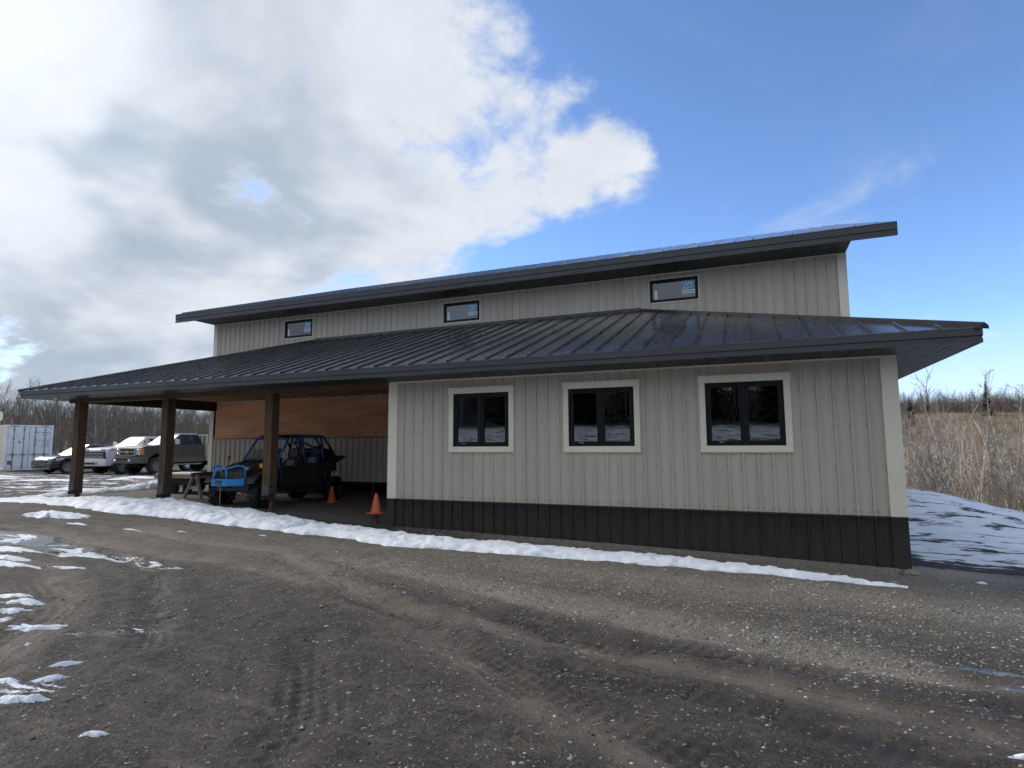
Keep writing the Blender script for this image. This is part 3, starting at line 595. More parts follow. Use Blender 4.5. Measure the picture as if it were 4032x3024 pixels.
# ---- upper roof
UL,UR,UY=-20.933,.97,DW-.873
def fascia(name,a,b,y,zl,zh,ax='x',sgn=1):
    """stepped metal fascia running along x (front) or y (sides)"""
    H=zh-zl
    pr=[(.03,0),(-.018,0),(-.018,.22*H),(-.004,.26*H),(-.004,.40*H),(-.022,.47*H),(-.022,H+.008),(.03,H+.008)]
    mb=MB()
    if ax=='x': mb.prism([(y+d,zl+h) for d,h in pr],'x',a,b)
    else: mb.prism([(y-sgn*d,zl+h) for d,h in pr],'y',a,b)
    return part(mb,name,M['fascia'],fixn=True)
fascia('upper_fascia',UL,UR,UY,ZU,6.277)
def roof_panels(x0,x1,xs,ytop,y0,zfun,ybot_fix=None):
    edges=[x0]+[x for x in sorted(xs) if x0+.03<x<x1-.03]+[x1]
    for i,(a,b) in enumerate(zip(edges[:-1],edges[1:])):
        cuts=sorted(set([a,b]+[c for c in BREAKS if a<c<b])); mb=MB(); n=len(cuts)
        top=[(c,ytop(c)) for c in cuts]
        poly=[(a,y0),(b,y0)]+[t for t in reversed(top) if t[1]>y0+1e-4]
        if len(poly)<3: continue
        d=.002*(i%2)
        for off in (0,):
            vs=[(x,y,zfun(y)+d) for x,y in poly]+[(x,y,zfun(y)-.012) for x,y in poly]; k=len(poly)
            mb.add(vs,[tuple(range(k)),tuple(reversed(range(k,2*k)))]+[(j,k+j,k+(j+1)%k,(j+1)%k) for j in range(k)])
        if i>0:
            yt=ytop(a)
            if yt>y0+.05:
                h=.034;w=.011
                mb.hexa([(a-w,y0-.012,zfun(y0)-.004),(a+w,y0-.012,zfun(y0)-.004),(a+w,yt,zfun(yt)),(a-w,yt,zfun(yt))],[(a-w*.7,y0-.012,zfun(y0)+h),(a+w*.7,y0-.012,zfun(y0)+h),(a+w*.7,yt,zfun(yt)+h),(a-w*.7,yt,zfun(yt)+h)])
        part(mb,'roof_panel',M['roof'])
BREAKS=[]
SP=.4075
zU_=lambda y:6.277+.012+SL*(y-UY)
roof_panels(UL,UR,[-.819+.2-SP*k for k in range(-5,60)],lambda x:RY,UY-.035,zU_)
b=MB(); zt=rz(RY)+.02
b.add([(UL,RY,zt),(UR,RY,zt),(UR,2*RY-UY,6.28),(UL,2*RY-UY,6.28)],[(0,1,2,3)]); b.add([(UL+.01,UY+.04,6.12),(UR-.01,UY+.04,6.12),(UR-.01,RY,zt-.17),(UL+.01,RY,zt-.17),(UR-.01,2*RY-UY,6.12),(UL+.01,2*RY-UY,6.12)],[(3,2,1,0),(5,4,2,3)]); part(b,'roof_underside',M['soffit'])
for x in (UL,UR):
    s=-1 if x==UL else 1; b=MB(); b.prism([(UY,5.99),(UY,6.29),(RY,zt+.01),(2*RY-UY,6.29),(2*RY-UY,5.99),(RY,zt-.28)],'x',x-.01 if s<0 else x-.02,x+.02 if s<0 else x+.01); part(b,'rake_trim',M['fascia'])
def soffit_strip(x0,x1,y0,y1,z,step,along='x'):
    u=x0 if along=='x' else y0; e=x1 if along=='x' else y1
    while u<e-.01:
        v=min(u+step,e); mb=MB()
        for k in range(3):
            p=u+(v-u)*k/3; q=u+(v-u)*(k+1)/3-(.014 if k==2 else .005)
            if along=='x': mb.box(p,q,y0,y1,z,z+.012)
            else: mb.box(x0,x1,p,q,z,z+.012)
        part(mb,'soffit_panel',M['soffit']); u=v
soffit_strip(XL,XR,UY+.032,DW-.001,ZU+.002,.406)
b=MB(); b.box(XL,XR,UY+.033,DW-.002,ZU+.03,ZU+.06); part(b,'soffit_backing',M['black'])
for x in (XL,XR): b=MB(); b.box(x-.012,x+.012,UY+.032,DW+.05,ZU-.004,ZU+.19); part(b,'soffit_end',M['fascia'])
# ---- lower roof: a shed skirt hipped at both ends
zL_=lambda y:ZF+.012+SL*(y+OV)
BREAKS=[ER-OV-DW,EL+OV+DW]
ytop=lambda x:min(DW-.004,(ER-x)-OV,(x-EL)-OV)
roof_panels(EL,ER,[-.819-SP*k for k in range(-5,60)],ytop,-OV-.03,zL_)
apR=(ER-OV-DW,DW-.004,zL_(DW)); apL=(EL+OV+DW,DW-.004,zL_(DW))
b=MB(); b.add([(ER+.03,-OV-.03,zL_(-OV)-.012),(ER+.03,DW,zL_(-OV)-.012),apR],[(0,1,2)]); b.add([(EL-.03,-OV-.03,zL_(-OV)-.012),apL,(EL-.03,DW,zL_(-OV)-.012)],[(0,1,2)]); part(b,'hip_slope',M['roof'])
def hipcap(p,q,nm):
    p=Vector(p);q=Vector(q);d=(q-p).normalized();s=d.cross(Vector((0,0,1))).normalized()*.09; Z=lambda h:Vector((0,0,h))
    ring=lambda c:[c-s+Z(-.055),c-s*.96+Z(-.006),c+Z(.03),c+s*.96+Z(-.006),c+s+Z(-.055),c+Z(-.03)]
    b=MB(); b.loft([ring(p),ring(q)]); part(b,nm,M['cap'],fixn=True)
hipcap((ER+.03,-OV-.03,zL_(-OV)+.02),(apR[0],apR[1],apR[2]+.02),'hip_cap'); hipcap((EL-.03,-OV-.03,zL_(-OV)+.02),(apL[0],apL[1],apL[2]+.02),'hip_cap')
b=MB(); b.add([(apL[0],DW-.035,apL[2]+.0),(apR[0],DW-.035,apR[2]+.0),(apR[0],DW-.035,apR[2]+.07),(apL[0],DW-.035,apL[2]+.07),(apL[0],DW-.02,apL[2]+.08),(apR[0],DW-.02,apR[2]+.08)],[(0,1,2,3),(3,2,5,4)]); b.box(apL[0],apR[0],DW-.12,DW-.03,apL[2]-.035,apL[2]+.016); part(b,'wall_flashing',M['fascia'])
fascia('eave_fascia',EL,ER,-OV,ZS,ZF); fascia('eave_fascia',-OV+.031,DW,ER,ZS,ZF,'y',1); fascia('eave_fascia',-OV+.031,DW,EL,ZS,ZF,'y',-1)
for x in (EL,ER): b=MB(); b.box(x-.02,x+.02,-OV+.03,-OV+.032,ZS,ZF); 
soffit_strip(-W-.0,ER-.032,-OV+.032,-.001,ZS+.002,.406)
soffit_strip(EL+.032,-W-.001,-OV+.032,-.02,ZS+.003,.406)
soffit_strip(.024,ER-.032,.001,DW,ZS+.0025,.305,'y'); soffit_strip(EL+.032,XL-.12,.001,DW,ZS+.0025,.305,'y')
b=MB(); b.box(-W,ER-.034,-OV+.034,-.002,ZS+.03,ZS+.05).box(.03,ER-.034,.0,DW,ZS+.03,ZS+.05).box(EL+.034,-W-.002,-OV+.034,-.022,ZS+.03,ZS+.05).box(EL+.034,XL-.12,.0,DW,ZS+.03,ZS+.05); part(b,'soffit_backing',M['black'])
b=MB(); b.box(ER-.86,ER,DW-.02,DW+.0,ZS,ZF+.25); part(b,'eave_end',M['fascia'])
# ---- carport
PX=[-12.74,-16.30,-19.92]; PB=[.45,.37,.37]; PW=.235
for x,zb in zip(PX,PB):
    b=MB(); b.box(x,x+PW,0.0,PW,zb+.02,2.84); p=part(b,'timber_post',M['timber'],bevel=.012)
    b=MB(); b.box(x+.012,x+PW-.012,-.012,-.001,zb+.01,zb+.22).box(x+PW+.001,x+PW+.01,.01,PW-.01,zb+.01,zb+.16).box(x+.005,x+PW-.005,.0,PW,zb+.0,zb+.018); br=b.build('bracket',M['steel'],p,world=True,bevel=.002)
    b=MB()
    for dx in (.055,PW-.055): b.lathe([(.016,-.024),(.016,-.0125)],8,(x+dx,0,zb+.15),'y')
    b.build('bolt',M['steel'],p,world=True)
    b=MB(); w=.10; b.box(x+.02,x+.02+w,-.03,.3,zb-.012,zb-.002).box(x+.02,x+.02+w,-.03,.3,zb-.09,zb-.08).box(x+.02,x+.028,-.03,.3,zb-.08,zb-.012).box(x+.112,x+.12,-.03,.3,zb-.08,zb-.012); b.build('base_tube',M['steel'],p,world=True)
    cx,cy=x+PW-.03,.12; b=MB(); b.smooth=True; b.lathe([(.057,tz(cx,cy)-.4),(.057,zb-.10)],16,(cx,cy,0)); b.smooth=False; b.lathe([(.10,zb-.10),(.10,zb-.09)],16,(cx,cy,0)); b.build('pile',M['pile'],p,world=True)
b=MB(); b.box(-20.18,-W-.03,.0,PW,2.842,3.10); part(b,'front_beam',M['beam'],bevel=.01)
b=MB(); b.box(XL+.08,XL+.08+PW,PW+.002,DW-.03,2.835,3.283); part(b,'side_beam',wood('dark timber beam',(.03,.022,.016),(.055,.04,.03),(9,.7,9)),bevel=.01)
for k in range(19):
    x=-19.6+k*.565; b=MB(); b.box(x,x+.04,PW+.01,DW-.10,3.14,3.28); part(b,'ceiling_joist',M['joist'])
b=MB(); b.box(XL+.1,-W-.01,.02,DW-.03,3.285,3.30); part(b,'ceiling_sheet',M['joist'])
b=MB(); b.box(XL+.3,-W-.03,DW-.075,DW-.045,3.115,3.155); part(b,'ledger_strip',pm('pale ledger',(.6,.58,.55),.7))
xs=[-19.71,-18.30,-15.86,-13.42,-10.98,-W-.03]
for a,c in zip(xs[:-1],xs[1:]):
    b=MB(); b.box(a+.002,c-.002,DW-.045,DW-.028,1.862,3.114); part(b,'plywood_sheet',M['ply'])
b=MB(); rr=random.Random(3)
for k in range(14):
    u=-13.35+k*.062+rr.uniform(-.01,.01); h=rr.uniform(.02,.045)
    if k in (5,8): continue
    b.box(u,u+rr.uniform(.02,.045),DW-.0465,DW-.0455,2.535+rr.uniform(-.012,.012),2.535+h)
part(b,'stamp_smudges',pm('ink smudge',(.06,.03,.022),.9))
b=MB(); b.box(XL+.29,-W-.03,DW-.06,DW-.028,1.835,1.860); part(b,'flashing',M['black'])
b=MB(); b.box(XL+.02,-W-.02,DW+.03,YB-.1,.475,.60); part(b,'floor_deck',M['dark'])
b=MB(); b.box(XL+.05,-W+1,DW+3.0,DW+3.03,-.3,.474); part(b,'crawlspace_skirt',M['black'])
for x in (-18.2,-15.6,-13.02,-10.5): b=MB(); b.smooth=True; b.lathe([(.057,-.5),(.057,.474)],12,(x,DW+.14,0)); part(b,'pile',M['pile'])
# ------------------------------------------------------------------ snow, stones, litter
def snow_mat():
    t=NT('old snow'); n=t.noise(1.6,6,.62); col=t.mix(t.rng(n,.3,.7),(.74,.775,.83),(.86,.885,.91))
    d=t.rng(t.noise(9,8,.75),.56,.74); col=t.mix(t.math('MULTIPLY',d,.5),col,(.42,.36,.29))
    sp=t.rng(t.noise(48,3,.6),.64,.70); col=t.mix(t.math('MULTIPLY',sp,.55),col,(.22,.185,.15))
    nm=t.bump(t.noise(9,7,.68),.8,.05); nm=t.bump(t.noise(60,3,.6),.3,.008,nm)
    m=t.fin(col,.7,0,nm,.3); t.b.inputs['Subsurface Weight'].default_value=.15; t.b.inputs['Subsurface Radius'].default_value=(.05,.06,.08); t.b.inputs['Subsurface Scale'].default_value=.3
    return m
M['snow']=snow_mat()
def snow_bank(ctrl,label,seed,notch=None):
    P=np.array(ctrl,float); L=np.r_[0,np.cumsum(np.hypot(np.diff(P[:,0]),np.diff(P[:,1])))]; n=int(L[-1]/.045); s=np.linspace(0,L[-1],n)
    I=[np.interp(s,L,P[:,k]) for k in range(4)]; tx=np.gradient(I[0]); ty=np.gradient(I[1]); q=np.hypot(tx,ty); nx,ny=-ty/q,tx/q
    m=34; c=np.linspace(-1,1,m); Sg,Cg=np.meshgrid(s,c,indexing='ij')
    w=I[2][:,None]*(1+.26*fbm(Sg*1.1,Sg*0+np.sign(Cg)*3,2,seed))
    Ce=Cg*w+np.sign(Cg)*np.abs(Cg)**4*(.09*fbm(Sg*5,Cg*2+np.sign(Cg)*5,4,seed+3)); x=I[0][:,None]+nx[:,None]*Ce; y=I[1][:,None]+ny[:,None]*Ce
    h=.8*I[3][:,None]*(1-np.abs(Cg)**2.2)**.7*(1+.35*fbm(x*1.9,y*1.9,4,seed+1)+.3*fbm(x*7,y*7,3,seed+2))+.034*fbm(x*13,y*13,3,seed+5)*(1-np.abs(Cg)**6)
    if notch is not None: h=h*(1-.75*np.exp(-((Sg-notch-.25*Cg)/.13)**2))
    z=terrain(x,y)+ground_detail(x,y)-.03+np.maximum(h,0)+.03*(1-np.abs(Cg)**8)+.022*np.abs(Cg)**3*fbm(x*12,y*12,3,seed+9)
    vs=np.stack([x,y,z],-1).reshape(-1,3); i=np.arange(n-1)[:,None]; j=np.arange(m-1)[None,:]
    f=np.stack([i*m+j,(i+1)*m+j,(i+1)*m+j+1,i*m+j+1],-1).reshape(-1,4)
    mb=MB(); mb.smooth=True; mb.add(vs.tolist(),f.tolist()); o=mb.build('snow_bank',M['snow'],fixn=True); tag(o,label,'snow',kind='structure'); return o
snow_bank([(-20.75,-1.25,.22,.03),(-20.2,-1.2,.4,.07),(-19,-1.1,.5,.10),(-16.5,-1.15,.7,.17),(-14.5,-1.2,.8,.22),(-12.5,-1.2,.75,.21),(-10.8,-1.25,.6,.18),(-9.5,-1.3,.52,.17),(-7.5,-1.55,.46,.15),(-5,-1.45,.36,.12),(-3,-1.35,.30,.10),(-1.6,-1.33,.2,.075),(-.75,-1.34,.13,.05),(-.3,-1.37,.04,.005)],'long white snow ridge along the drip line in front of the building',11,notch=10.65)
snow_bank([(-20.5,-1.0,.3,.06),(-20.45,.4,.42,.12),(-20.5,2,.5,.17),(-20.75,3.6,.6,.27),(-21,5.2,.75,.42),(-21,8,.8,.45),(-21,11,.5,.2)],'snow ridge running back past the outermost carport posts',31)
def snow_patch(x,y,rx,ry,an,h,seed,label):
    n,m=64,9; mb=MB(); mb.smooth=True; vs=[];fs=[]
    c,s=math.cos(an),math.sin(an)
    for i in range(n):
        t=2*PI*i/n; r=1+.6*mnoise.noise((math.cos(t)*1.3+seed,math.sin(t)*1.3,seed*.7))+.5*mnoise.noise((math.cos(t)*4+seed,math.sin(t)*4,2.))+.25*mnoise.noise((math.cos(t)*9+seed,math.sin(t)*9,5.))
        for j in range(m):
            f=(j+1)/m; u=math.cos(t)*rx*r*f; v=math.sin(t)*ry*r*f; X=x+u*c-v*s; Y=y+u*s+v*c
            vs.append((X,Y,(h+.016)*(1-f*f)*(1+.4*mnoise.noise((X*9,Y*9,seed)))+.020*f*mnoise.noise((X*15,Y*15,seed))-.013*f))
    vs.append((x,y,h))
    A=np.array(vs); A[:,2]+=terrain(A[:,0],A[:,1])+ground_detail(A[:,0],A[:,1])
    for i in range(n):
        i2=(i+1)%n; fs.append((len(vs)-1,i*m,i2*m))
        for j in range(m-1): fs.append((i*m+j,i*m+j+1,i2*m+j+1,i2*m+j))
    mb.add(A.tolist(),fs); o=mb.build('snow_patch',M['snow'],fixn=True); tag(o,label,'snow',kind='structure')
pl=[(-15.38,-2.93,.75,.34,.1,.13,'heaped snow patch left of the long snow ridge'),(-8.01,-7.11,.30,.10,.5,.03,'long thin snow scrap'),(-8.7,-6.94,.22,.08,.3,.03,''),(-8.94,-6.7,.28,.11,.2,.03,''),(-8.46,-7.15,.16,.07,.4,.02,''),(-9.3,-6.6,.25,.09,.2,.03,''),(-6.58,-7.77,.15,.045,.9,.02,''),(-6.74,-7.56,.13,.04,.8,.02,''),(-6.41,-8.06,.16,.06,.2,.03,''),(-6.30,-8.0,.09,.045,.4,.03,''),(-5.51,-8.16,.10,.035,.3,.02,''),(-6.77,-7.93,.14,.06,.2,.02,''),(-11.17,-5.78,.5,.13,.25,.04,''),(-11.72,-5.5,.5,.15,.2,.05,''),(-.74,-6.22,.12,.05,.2,.02,''),(-10.38,-5.46,.3,.05,.1,.015,''),(.71,-.61,.09,.04,.1,.02,''),(-13.9,-3.3,.35,.08,.1,.015,''),(-12.6,-3.15,.25,.05,.1,.01,''),(-7.54,-7.41,.05,.03,0,.01,''),(-12.3,-5.2,.7,.14,.12,.03,''),(-10.2,-2.4,.12,.04,.2,.01,''),(-11.6,-2.9,.12,.03,.4,.01,'')]
for k,(x,y,rx,ry,an,h,lb) in enumerate(pl): snow_patch(x,y,rx*.9,ry*.85,an,h*.55,k*3.7+1,lb or 'scrap of melting snow lying on the muddy yard')
# snow patches of the parking area, long and flat
rp=random.Random(5)
for k in range(26):
    x=rp.uniform(-44,-21.5); y=rp.uniform(-3.5,8.0); snow_patch(x,y,rp.uniform(.7,2.2),rp.uniform(.12,.4),rp.uniform(-.1,.3),rp.uniform(.02,.05),50+k*2.3,'flat streak of snow on the parking area')
def water_mat():
    t=NT('puddle water'); return t.fin((.035,.032,.028),.04,0,t.bump(t.noise(5,3,.5),.03,.004),.5)
def scatter(name,pts,size,mat,label,cat,flat=.6,seed=1):
    r=np.random.default_rng(seed); n=len(pts); O=np.array([(1,0,0),(0,1,0),(-1,0,0),(0,-1,0),(0,0,1),(0,0,-1)],float)
    F=np.array([(0,1,4),(1,2,4),(2,3,4),(3,0,4),(1,0,5),(2,1,5),(3,2,5),(0,3,5)])
    V=O[None]*r.uniform(.6,1.15,(n,6,1)); V[:,:,2]*=flat; V+=r.normal(0,.12,V.shape); a=r.uniform(0,2*PI,n); c,s=np.cos(a),np.sin(a)
    V[:,:,0]*=r.uniform(1,1.7,(n,1)); x=V[:,:,0]*c[:,None]-V[:,:,1]*s[:,None]; y=V[:,:,0]*s[:,None]+V[:,:,1]*c[:,None]; V[:,:,0]=x; V[:,:,1]=y
    V*=size[:,None,None]; V+=pts[:,None,:]; f=(F[None]+np.arange(n)[:,None,None]*6).reshape(-1,3)
    me=bpy.data.meshes.new(name); v=V.reshape(-1,3); me.vertices.add(len(v)); me.vertices.foreach_set('co',v.ravel()); me.loops.add(f.size); me.loops.foreach_set('vertex_index',f.ravel()); me.polygons.add(len(f)); me.polygons.foreach_set('loop_start',np.arange(len(f))*3); me.update(calc_edges=True); me.materials.append(mat)
    o=bpy.data.objects.new(name,me); COL.objects.link(o); tag(o,label,cat,kind='stuff'); return o
def island_mat(name,a,b,c=None,rough=.85):
    t=NT(name); g=t.n('ShaderNodeNewGeometry'); r=g.outputs['Random Per Island']; col=t.mix(r,a,b)
    if c: col=t.mix(t.rng(r,.86,.9),col,c)
    return t.fin(col,rough,0,t.bump(t.noise(120,3,.6),.3,.003),.3)
R=np.random.default_rng(4)
def gpts(n,x0,x1,y0,y1,dens):
    x=R.uniform(x0,x1,n); y=R.uniform(y0,y1,n); k=R.uniform(0,1,n)<dens(x,y); x,y=x[k],y[k]; return np.stack([x,y,terrain(x,y)+ground_detail(x,y)],-1)
gm=lambda x,y:np.maximum.reduce([.10+0*x,.42*sst(y,-5.4,-4.4)*sst(x,-9,-6),.85*np.exp(-(seg_dist(x,y,[(-1.5,-2.2),(0,-2.6),(2,-2.5),(5,-2)])/.8)**2),np.exp(-(seg_dist(x,y,[(-7,-3.2),(-5,-4.05),(-3.6,-4.22),(-2.64,-4.45),(-1.2,-4.75)])/.5)**2),.75*np.exp(-(seg_dist(x,y,[(-5,-2.6),(-2.8,-2.8),(-.8,-2.5),(.6,-2.4),(3,-2.2)])/.9)**2),np.exp(-np.clip(-y-.15,0,9)/.55)*(x>-8.8)*(x<1)])*(.45+.55*(fbm(x*1.4,y*1.4,3,8)>-.1))
p=gpts(150000,-9,4,-8.3,-.05,gm); scatter('gravel',p,np.minimum(R.gamma(2.0,.0029,len(p))+.003,.019),island_mat('crushed gravel',(.10,.09,.077),(.32,.295,.25),(.48,.45,.41)),'loose grey crushed gravel scattered over the yard','gravel',seed=2)
p=gpts(9000,-12,3,-9.6,-4.5,lambda x,y:.30+.3*(fbm(x*.8,y*.8,3,5)>.1)); scatter('pebbles',p,np.minimum(R.gamma(1.6,.0024,len(p))+.002,.014),island_mat('pebbles',(.09,.08,.07),(.24,.225,.2),(.42,.4,.37)),'small pale pebbles in the mud of the foreground','gravel',seed=3)
p=gpts(9000,-12,3,-9.6,-2.5,lambda x,y:.5+0*x); scatter('mud_clods',p,np.minimum(R.gamma(1.8,.003,len(p))+.002,.016),island_mat('mud clods',(.030,.024,.019),(.075,.063,.052)),'crumbled dark mud clods pressed up by tyres','mud',flat=.5,seed=6)
def straw():
    p=gpts(2600,-10,2.5,-9.5,-4.2,lambda x,y:.25+.75*(fbm(x*1.1,y*1.1,3,12)>.12)); mb=MB(); r=random.Random(2)
    for x,y,z in p:
        a=r.uniform(0,2*PI); l=r.uniform(.015,.06); d=Vector((math.cos(a),math.sin(a),r.uniform(-.1,.25)))*l; b=Vector((x,y,z+.006)); k=b+d*.5+Vector((r.uniform(-.2,.2)*l,r.uniform(-.2,.2)*l,.004))
        mb.tube([b,k,b+d],[.0016,.002,.0012],3,cap=False)
    o=mb.build('straw',island_mat('dry straw',(.20,.15,.085),(.42,.33,.19))); tag(o,'bits of dry straw trodden into the muddy foreground','straw',kind='stuff')
straw()
def rock(x,y,r,label):
    mb=MB(); mb.smooth=True; n,k=14,9; vs=[(0,0,-r*.5)]
    for i in range(1,k):
        for j in range(n):
            a=PI*i/k; t=2*PI*j/n; d=Vector((math.sin(a)*math.cos(t),math.sin(a)*math.sin(t),-math.cos(a))); q=r*(1+.35*mnoise.noise(d*1.4+Vector((x,y,3)))); vs.append((d.x*q*1.35,d.y*q,d.z*q*.6))
    vs.append((0,0,r*.55)); fs=[(0,1+(j+1)%n,1+j) for j in range(n)]+[(1+i*n+j,1+i*n+(j+1)%n,1+(i+1)*n+(j+1)%n,1+(i+1)*n+j) for i in range(k-2) for j in range(n)]+[(len(vs)-1,1+(k-2)*n+j,1+(k-2)*n+(j+1)%n) for j in range(n)]
    mb.add(vs,fs); o=mb.build('rock',pm('field stone',(.23,.20,.165),.85,var=.3,vs=14,bump=.6,bs=40),loc=(x,y,gtop(x,y)+r*.25)); tag(o,label,'rock')
rock(-.06,-.36,.085,'rounded tan stone beside the building corner')
# ------------------------------------------------------------------ vehicles in the lot
M['rubber']=pm('tyre rubber',(.022,.022,.022),.85,var=.25,vs=9,dirt=((.13,.115,.10),.45))
M['rubber2']=pm('black tyre rubber',(.013,.013,.014),.8,var=.3,vs=9,bump=.2,bs=90)
M['chrome']=pm('chrome',(.62,.63,.64),.18,metal=.9,var=.05)
M['plastic']=pm('black plastic',(.014,.014,.015),.5,var=.2)
M['vglass']=pm('dark vehicle glass',(.006,.007,.010),.08,var=.1,spec=.25)
M['pale_screen']=pm('windscreen with frost and painted reflection',(.22,.25,.25),.3,var=.2,vs=2)  # pale from frost and from the bright cloud reflection put into the colour
M['lamp']=pm('headlamp lens',(.55,.57,.6),.1,var=.1,coat=.6)
M['amber']=pm('amber lens',(.62,.20,.03),.25)
M['gold']=pm('gold emblem',(.62,.40,.13),.35,metal=.3)
M['under']=pm('dark underbody',(.012,.012,.012),.9)
def arch(cx,cz,r,a0,a1,n=12): return [(cx+r*math.cos(math.radians(a0+(a1-a0)*i/n)),cz+r*math.sin(math.radians(a0+(a1-a0)*i/n))) for i in range(n+1)]
def wheel(root,x,y,r,w,side,rim,spokes=8,rr=.6,dish=.04,tyre=None,lugs=0,name='wheel'):
    mb=MB(); mb.smooth=True; h=w/2; ri=r*rr
    mb.lathe([(ri*.96,-h*.7),(ri*1.02,-h*.95),(r*.84,-h),(r*.95,-h*.92),(r,-h*.72),(r,h*.72),(r*.95,h*.92),(r*.84,h),(ri*1.02,h*.95),(ri*.96,h*.7)],36,ax='y',cap=False); mb.smooth=False
    if lugs:
        for k in range(lugs):
            for s in (-1,1):
                t=2*PI*(k+.5*(s>0))/lugs; c=Vector((math.sin(t),0,math.cos(t))); tg=Vector((math.cos(t),0,-math.sin(t)))
                p=c*(r*.985)+Vector((0,s*h*.1,0))+tg*.03; q=c*(r*.99)+Vector((0,s*h*.98,0))-tg*.03; mb.bar(p,q,.05,.05,up=c)
    o=mb.build(name,tyre or M['rubber'],root,loc=(x,y,r))
    b=MB(); ys=side*h; b.smooth=True
    b.lathe([(ri,ys*.2),(ri,ys*.9),(ri*.93,ys*.98),(ri*.88,ys*.85),(ri*.86,ys*.3),(.02,ys*.3)],28,ax='y',cap=False); b.smooth=False
    b.lathe([(ri*.24,ys*.3),(ri*.22,ys*(.8)),(.001,ys*.82)],14,ax='y',cap=False)
    for k in range(spokes):
        t=2*PI*k/spokes; d=Vector((math.sin(t),0,math.cos(t))); b.bar(d*ri*.18+Vector((0,ys*.7,0)),d*ri*.9+Vector((0,ys*.78,0)),ri*.2,.035,up=(0,side,0),w2=ri*.28)
    b.build('rim',rim,o,fixn=True)
    return o
def gh_face(mb,poly,yf,side,th=.006):
    """glass set in a leaning side wall; poly of (x,z), yf gives the wall's half width at z"""
    n=len(poly); a=[(x,side*(yf(z)+th),z) for x,z in poly]; c=[(x,side*(yf(z)-.01),z) for x,z in poly]; idx=list(range(n))
    mb.add(a+c,[tuple(idx),tuple(n+i for i in reversed(idx))]+[(i,n+i,n+(i+1)%n,(i+1)%n) for i in range(n)])
def pickup(name,label,loc,paint,R_,hood,belt,roof,wb,style,cab_end,rimm,spokes):
    root=empty(name,(loc[0],loc[1],tz(loc[0],loc[1])+.005),-PI/2,label,'pickup truck')
    hw=.99; ac=R_+.04; ar=R_+.13; sill=R_+.14
    nose=.90
    poly=[(nose-.02,sill+.32),(nose,hood-.28),(nose-.04,hood-.06),(nose-.25,hood),(-.62,hood+.10),(-.70,belt),(cab_end,belt),(cab_end,sill)]+[(-ar-.02,sill)]+[(x,z) for x,z in arch(0,ac,ar,170,12,12) if z>sill]+[(ar+.02,sill+.22)]
    b=MB(); b.prism(poly,'y',-hw,hw); body=b.build('body',paint,root,bevel=.05,seg=3,fixn=True)
    # cab
    wt=.73; yf=lambda z:hw-.045-(z-belt)/(roof-belt)*(hw-.045-wt)
    ws0,ws1=-.66,-1.38; rb=cab_end+.22
    b=MB(); B=belt-.01
    b.hexa([(ws0,-yf(B),B),(ws0,yf(B),B),(cab_end+.03,yf(B),B),(cab_end+.03,-yf(B),B)][::-1],[(ws1,-wt,roof),(ws1,wt,roof),(rb,wt,roof),(rb,-wt,roof)][::-1]); b.build('cab',paint,root,bevel=.075,seg=3,fixn=True)
    H=roof-belt; wsx=lambda z:ws0+(ws1-ws0)*(z-belt)/H; bx=lambda z:cab_end+.03+(rb-cab_end-.03)*(z-belt)/H
    z0,z1=belt+.05,roof-.075; mid=-1.98 if cab_end<-2.6 else -1.9
    for s in (-1,1):
        b=MB(); gh_face(b,[(wsx(z0)-.20,z0),(wsx(z1)-.10,z1),(mid+.04,z1),(mid+.06,z0)],yf,s); b.build('side_window',M['vglass'],root,fixn=True)
        b=MB(); gh_face(b,[(mid-.05,z0),(mid-.07,z1),(bx(z1)+.16,z1),(bx(z1-.12)+.09,z1-.10),(bx(z0)+.10,z0)],yf,s); b.build('side_window',M['vglass'],root,fixn=True)
    b=MB(); e=.02
    b.add([(wsx(z0)+e,-yf(z0)+.10,z0),(wsx(z0)+e,yf(z0)-.10,z0),(wsx(z1)+e,yf(z1)-.10,z1),(wsx(z1)+e,-yf(z1)+.10,z1),(wsx(z0)-e,-yf(z0)+.10,z0),(wsx(z0)-e,yf(z0)-.10,z0),(wsx(z1)-e,yf(z1)-.10,z1),(wsx(z1)-e,-yf(z1)+.10,z1)],[(0,1,2,3),(7,6,5,4),(0,4,5,1),(1,5,6,2),(2,6,7,3),(3,7,4,0)]); b.build('windscreen',M['pale_screen'],root,fixn=True)
    b=MB(); b.box(rb+.05,ws1-.05,-wt+.06,wt-.06,roof-.005,roof+.035); b.build('snow_on_roof',M['snow'],root,bevel=.02)
    # doors
    for s in (-1,1):
        for xa,xb in ((mid,-.78),(cab_end+.10,mid-.012)):
            b=MB(); b.box(xa+.012,xb,s*hw-.012,s*hw+.008,sill+.06,belt-.03); d=b.build('door',paint,root,bevel=.006)
            if xb==-.78: 
                b=MB(); b.box(xa+.06,xa+.26,s*(hw+.016)-.012,s*(hw+.016)+.012,belt-.17,belt-.13); b.build('handle',paint,d,bevel=.008)
        b=MB(); b.box(-.98,-.84,s*1.04-(.0 if s>0 else .21),s*1.04+(.21 if s>0 else 0),belt+.02,belt+.30); mi=b.build('mirror',M['mirror_'+style],root,bevel=.03)
        b=MB(); b.bar((-.9,s*.9,belt+.05),(-.9,s*1.06,belt+.08),.05,.03); b.build('mirror_arm',M['plastic'],mi)
        b=MB(); b.bar((-.72,s*.97,sill-.10),(cab_end+.2,s*.97,sill-.10),.12,.06); b.build('side_step',pm('step tube',(.32,.31,.29),.5),root,bevel=.02)
        b=MB(); b.smooth=True; P=[(x,s*(hw+.004),z) for x,z in arch(0,ac,ar+.01,178,4,14)]; b.tube(P,.028,6); b.build('arch_flare',paint if style=='white' else M['plastic'],root)
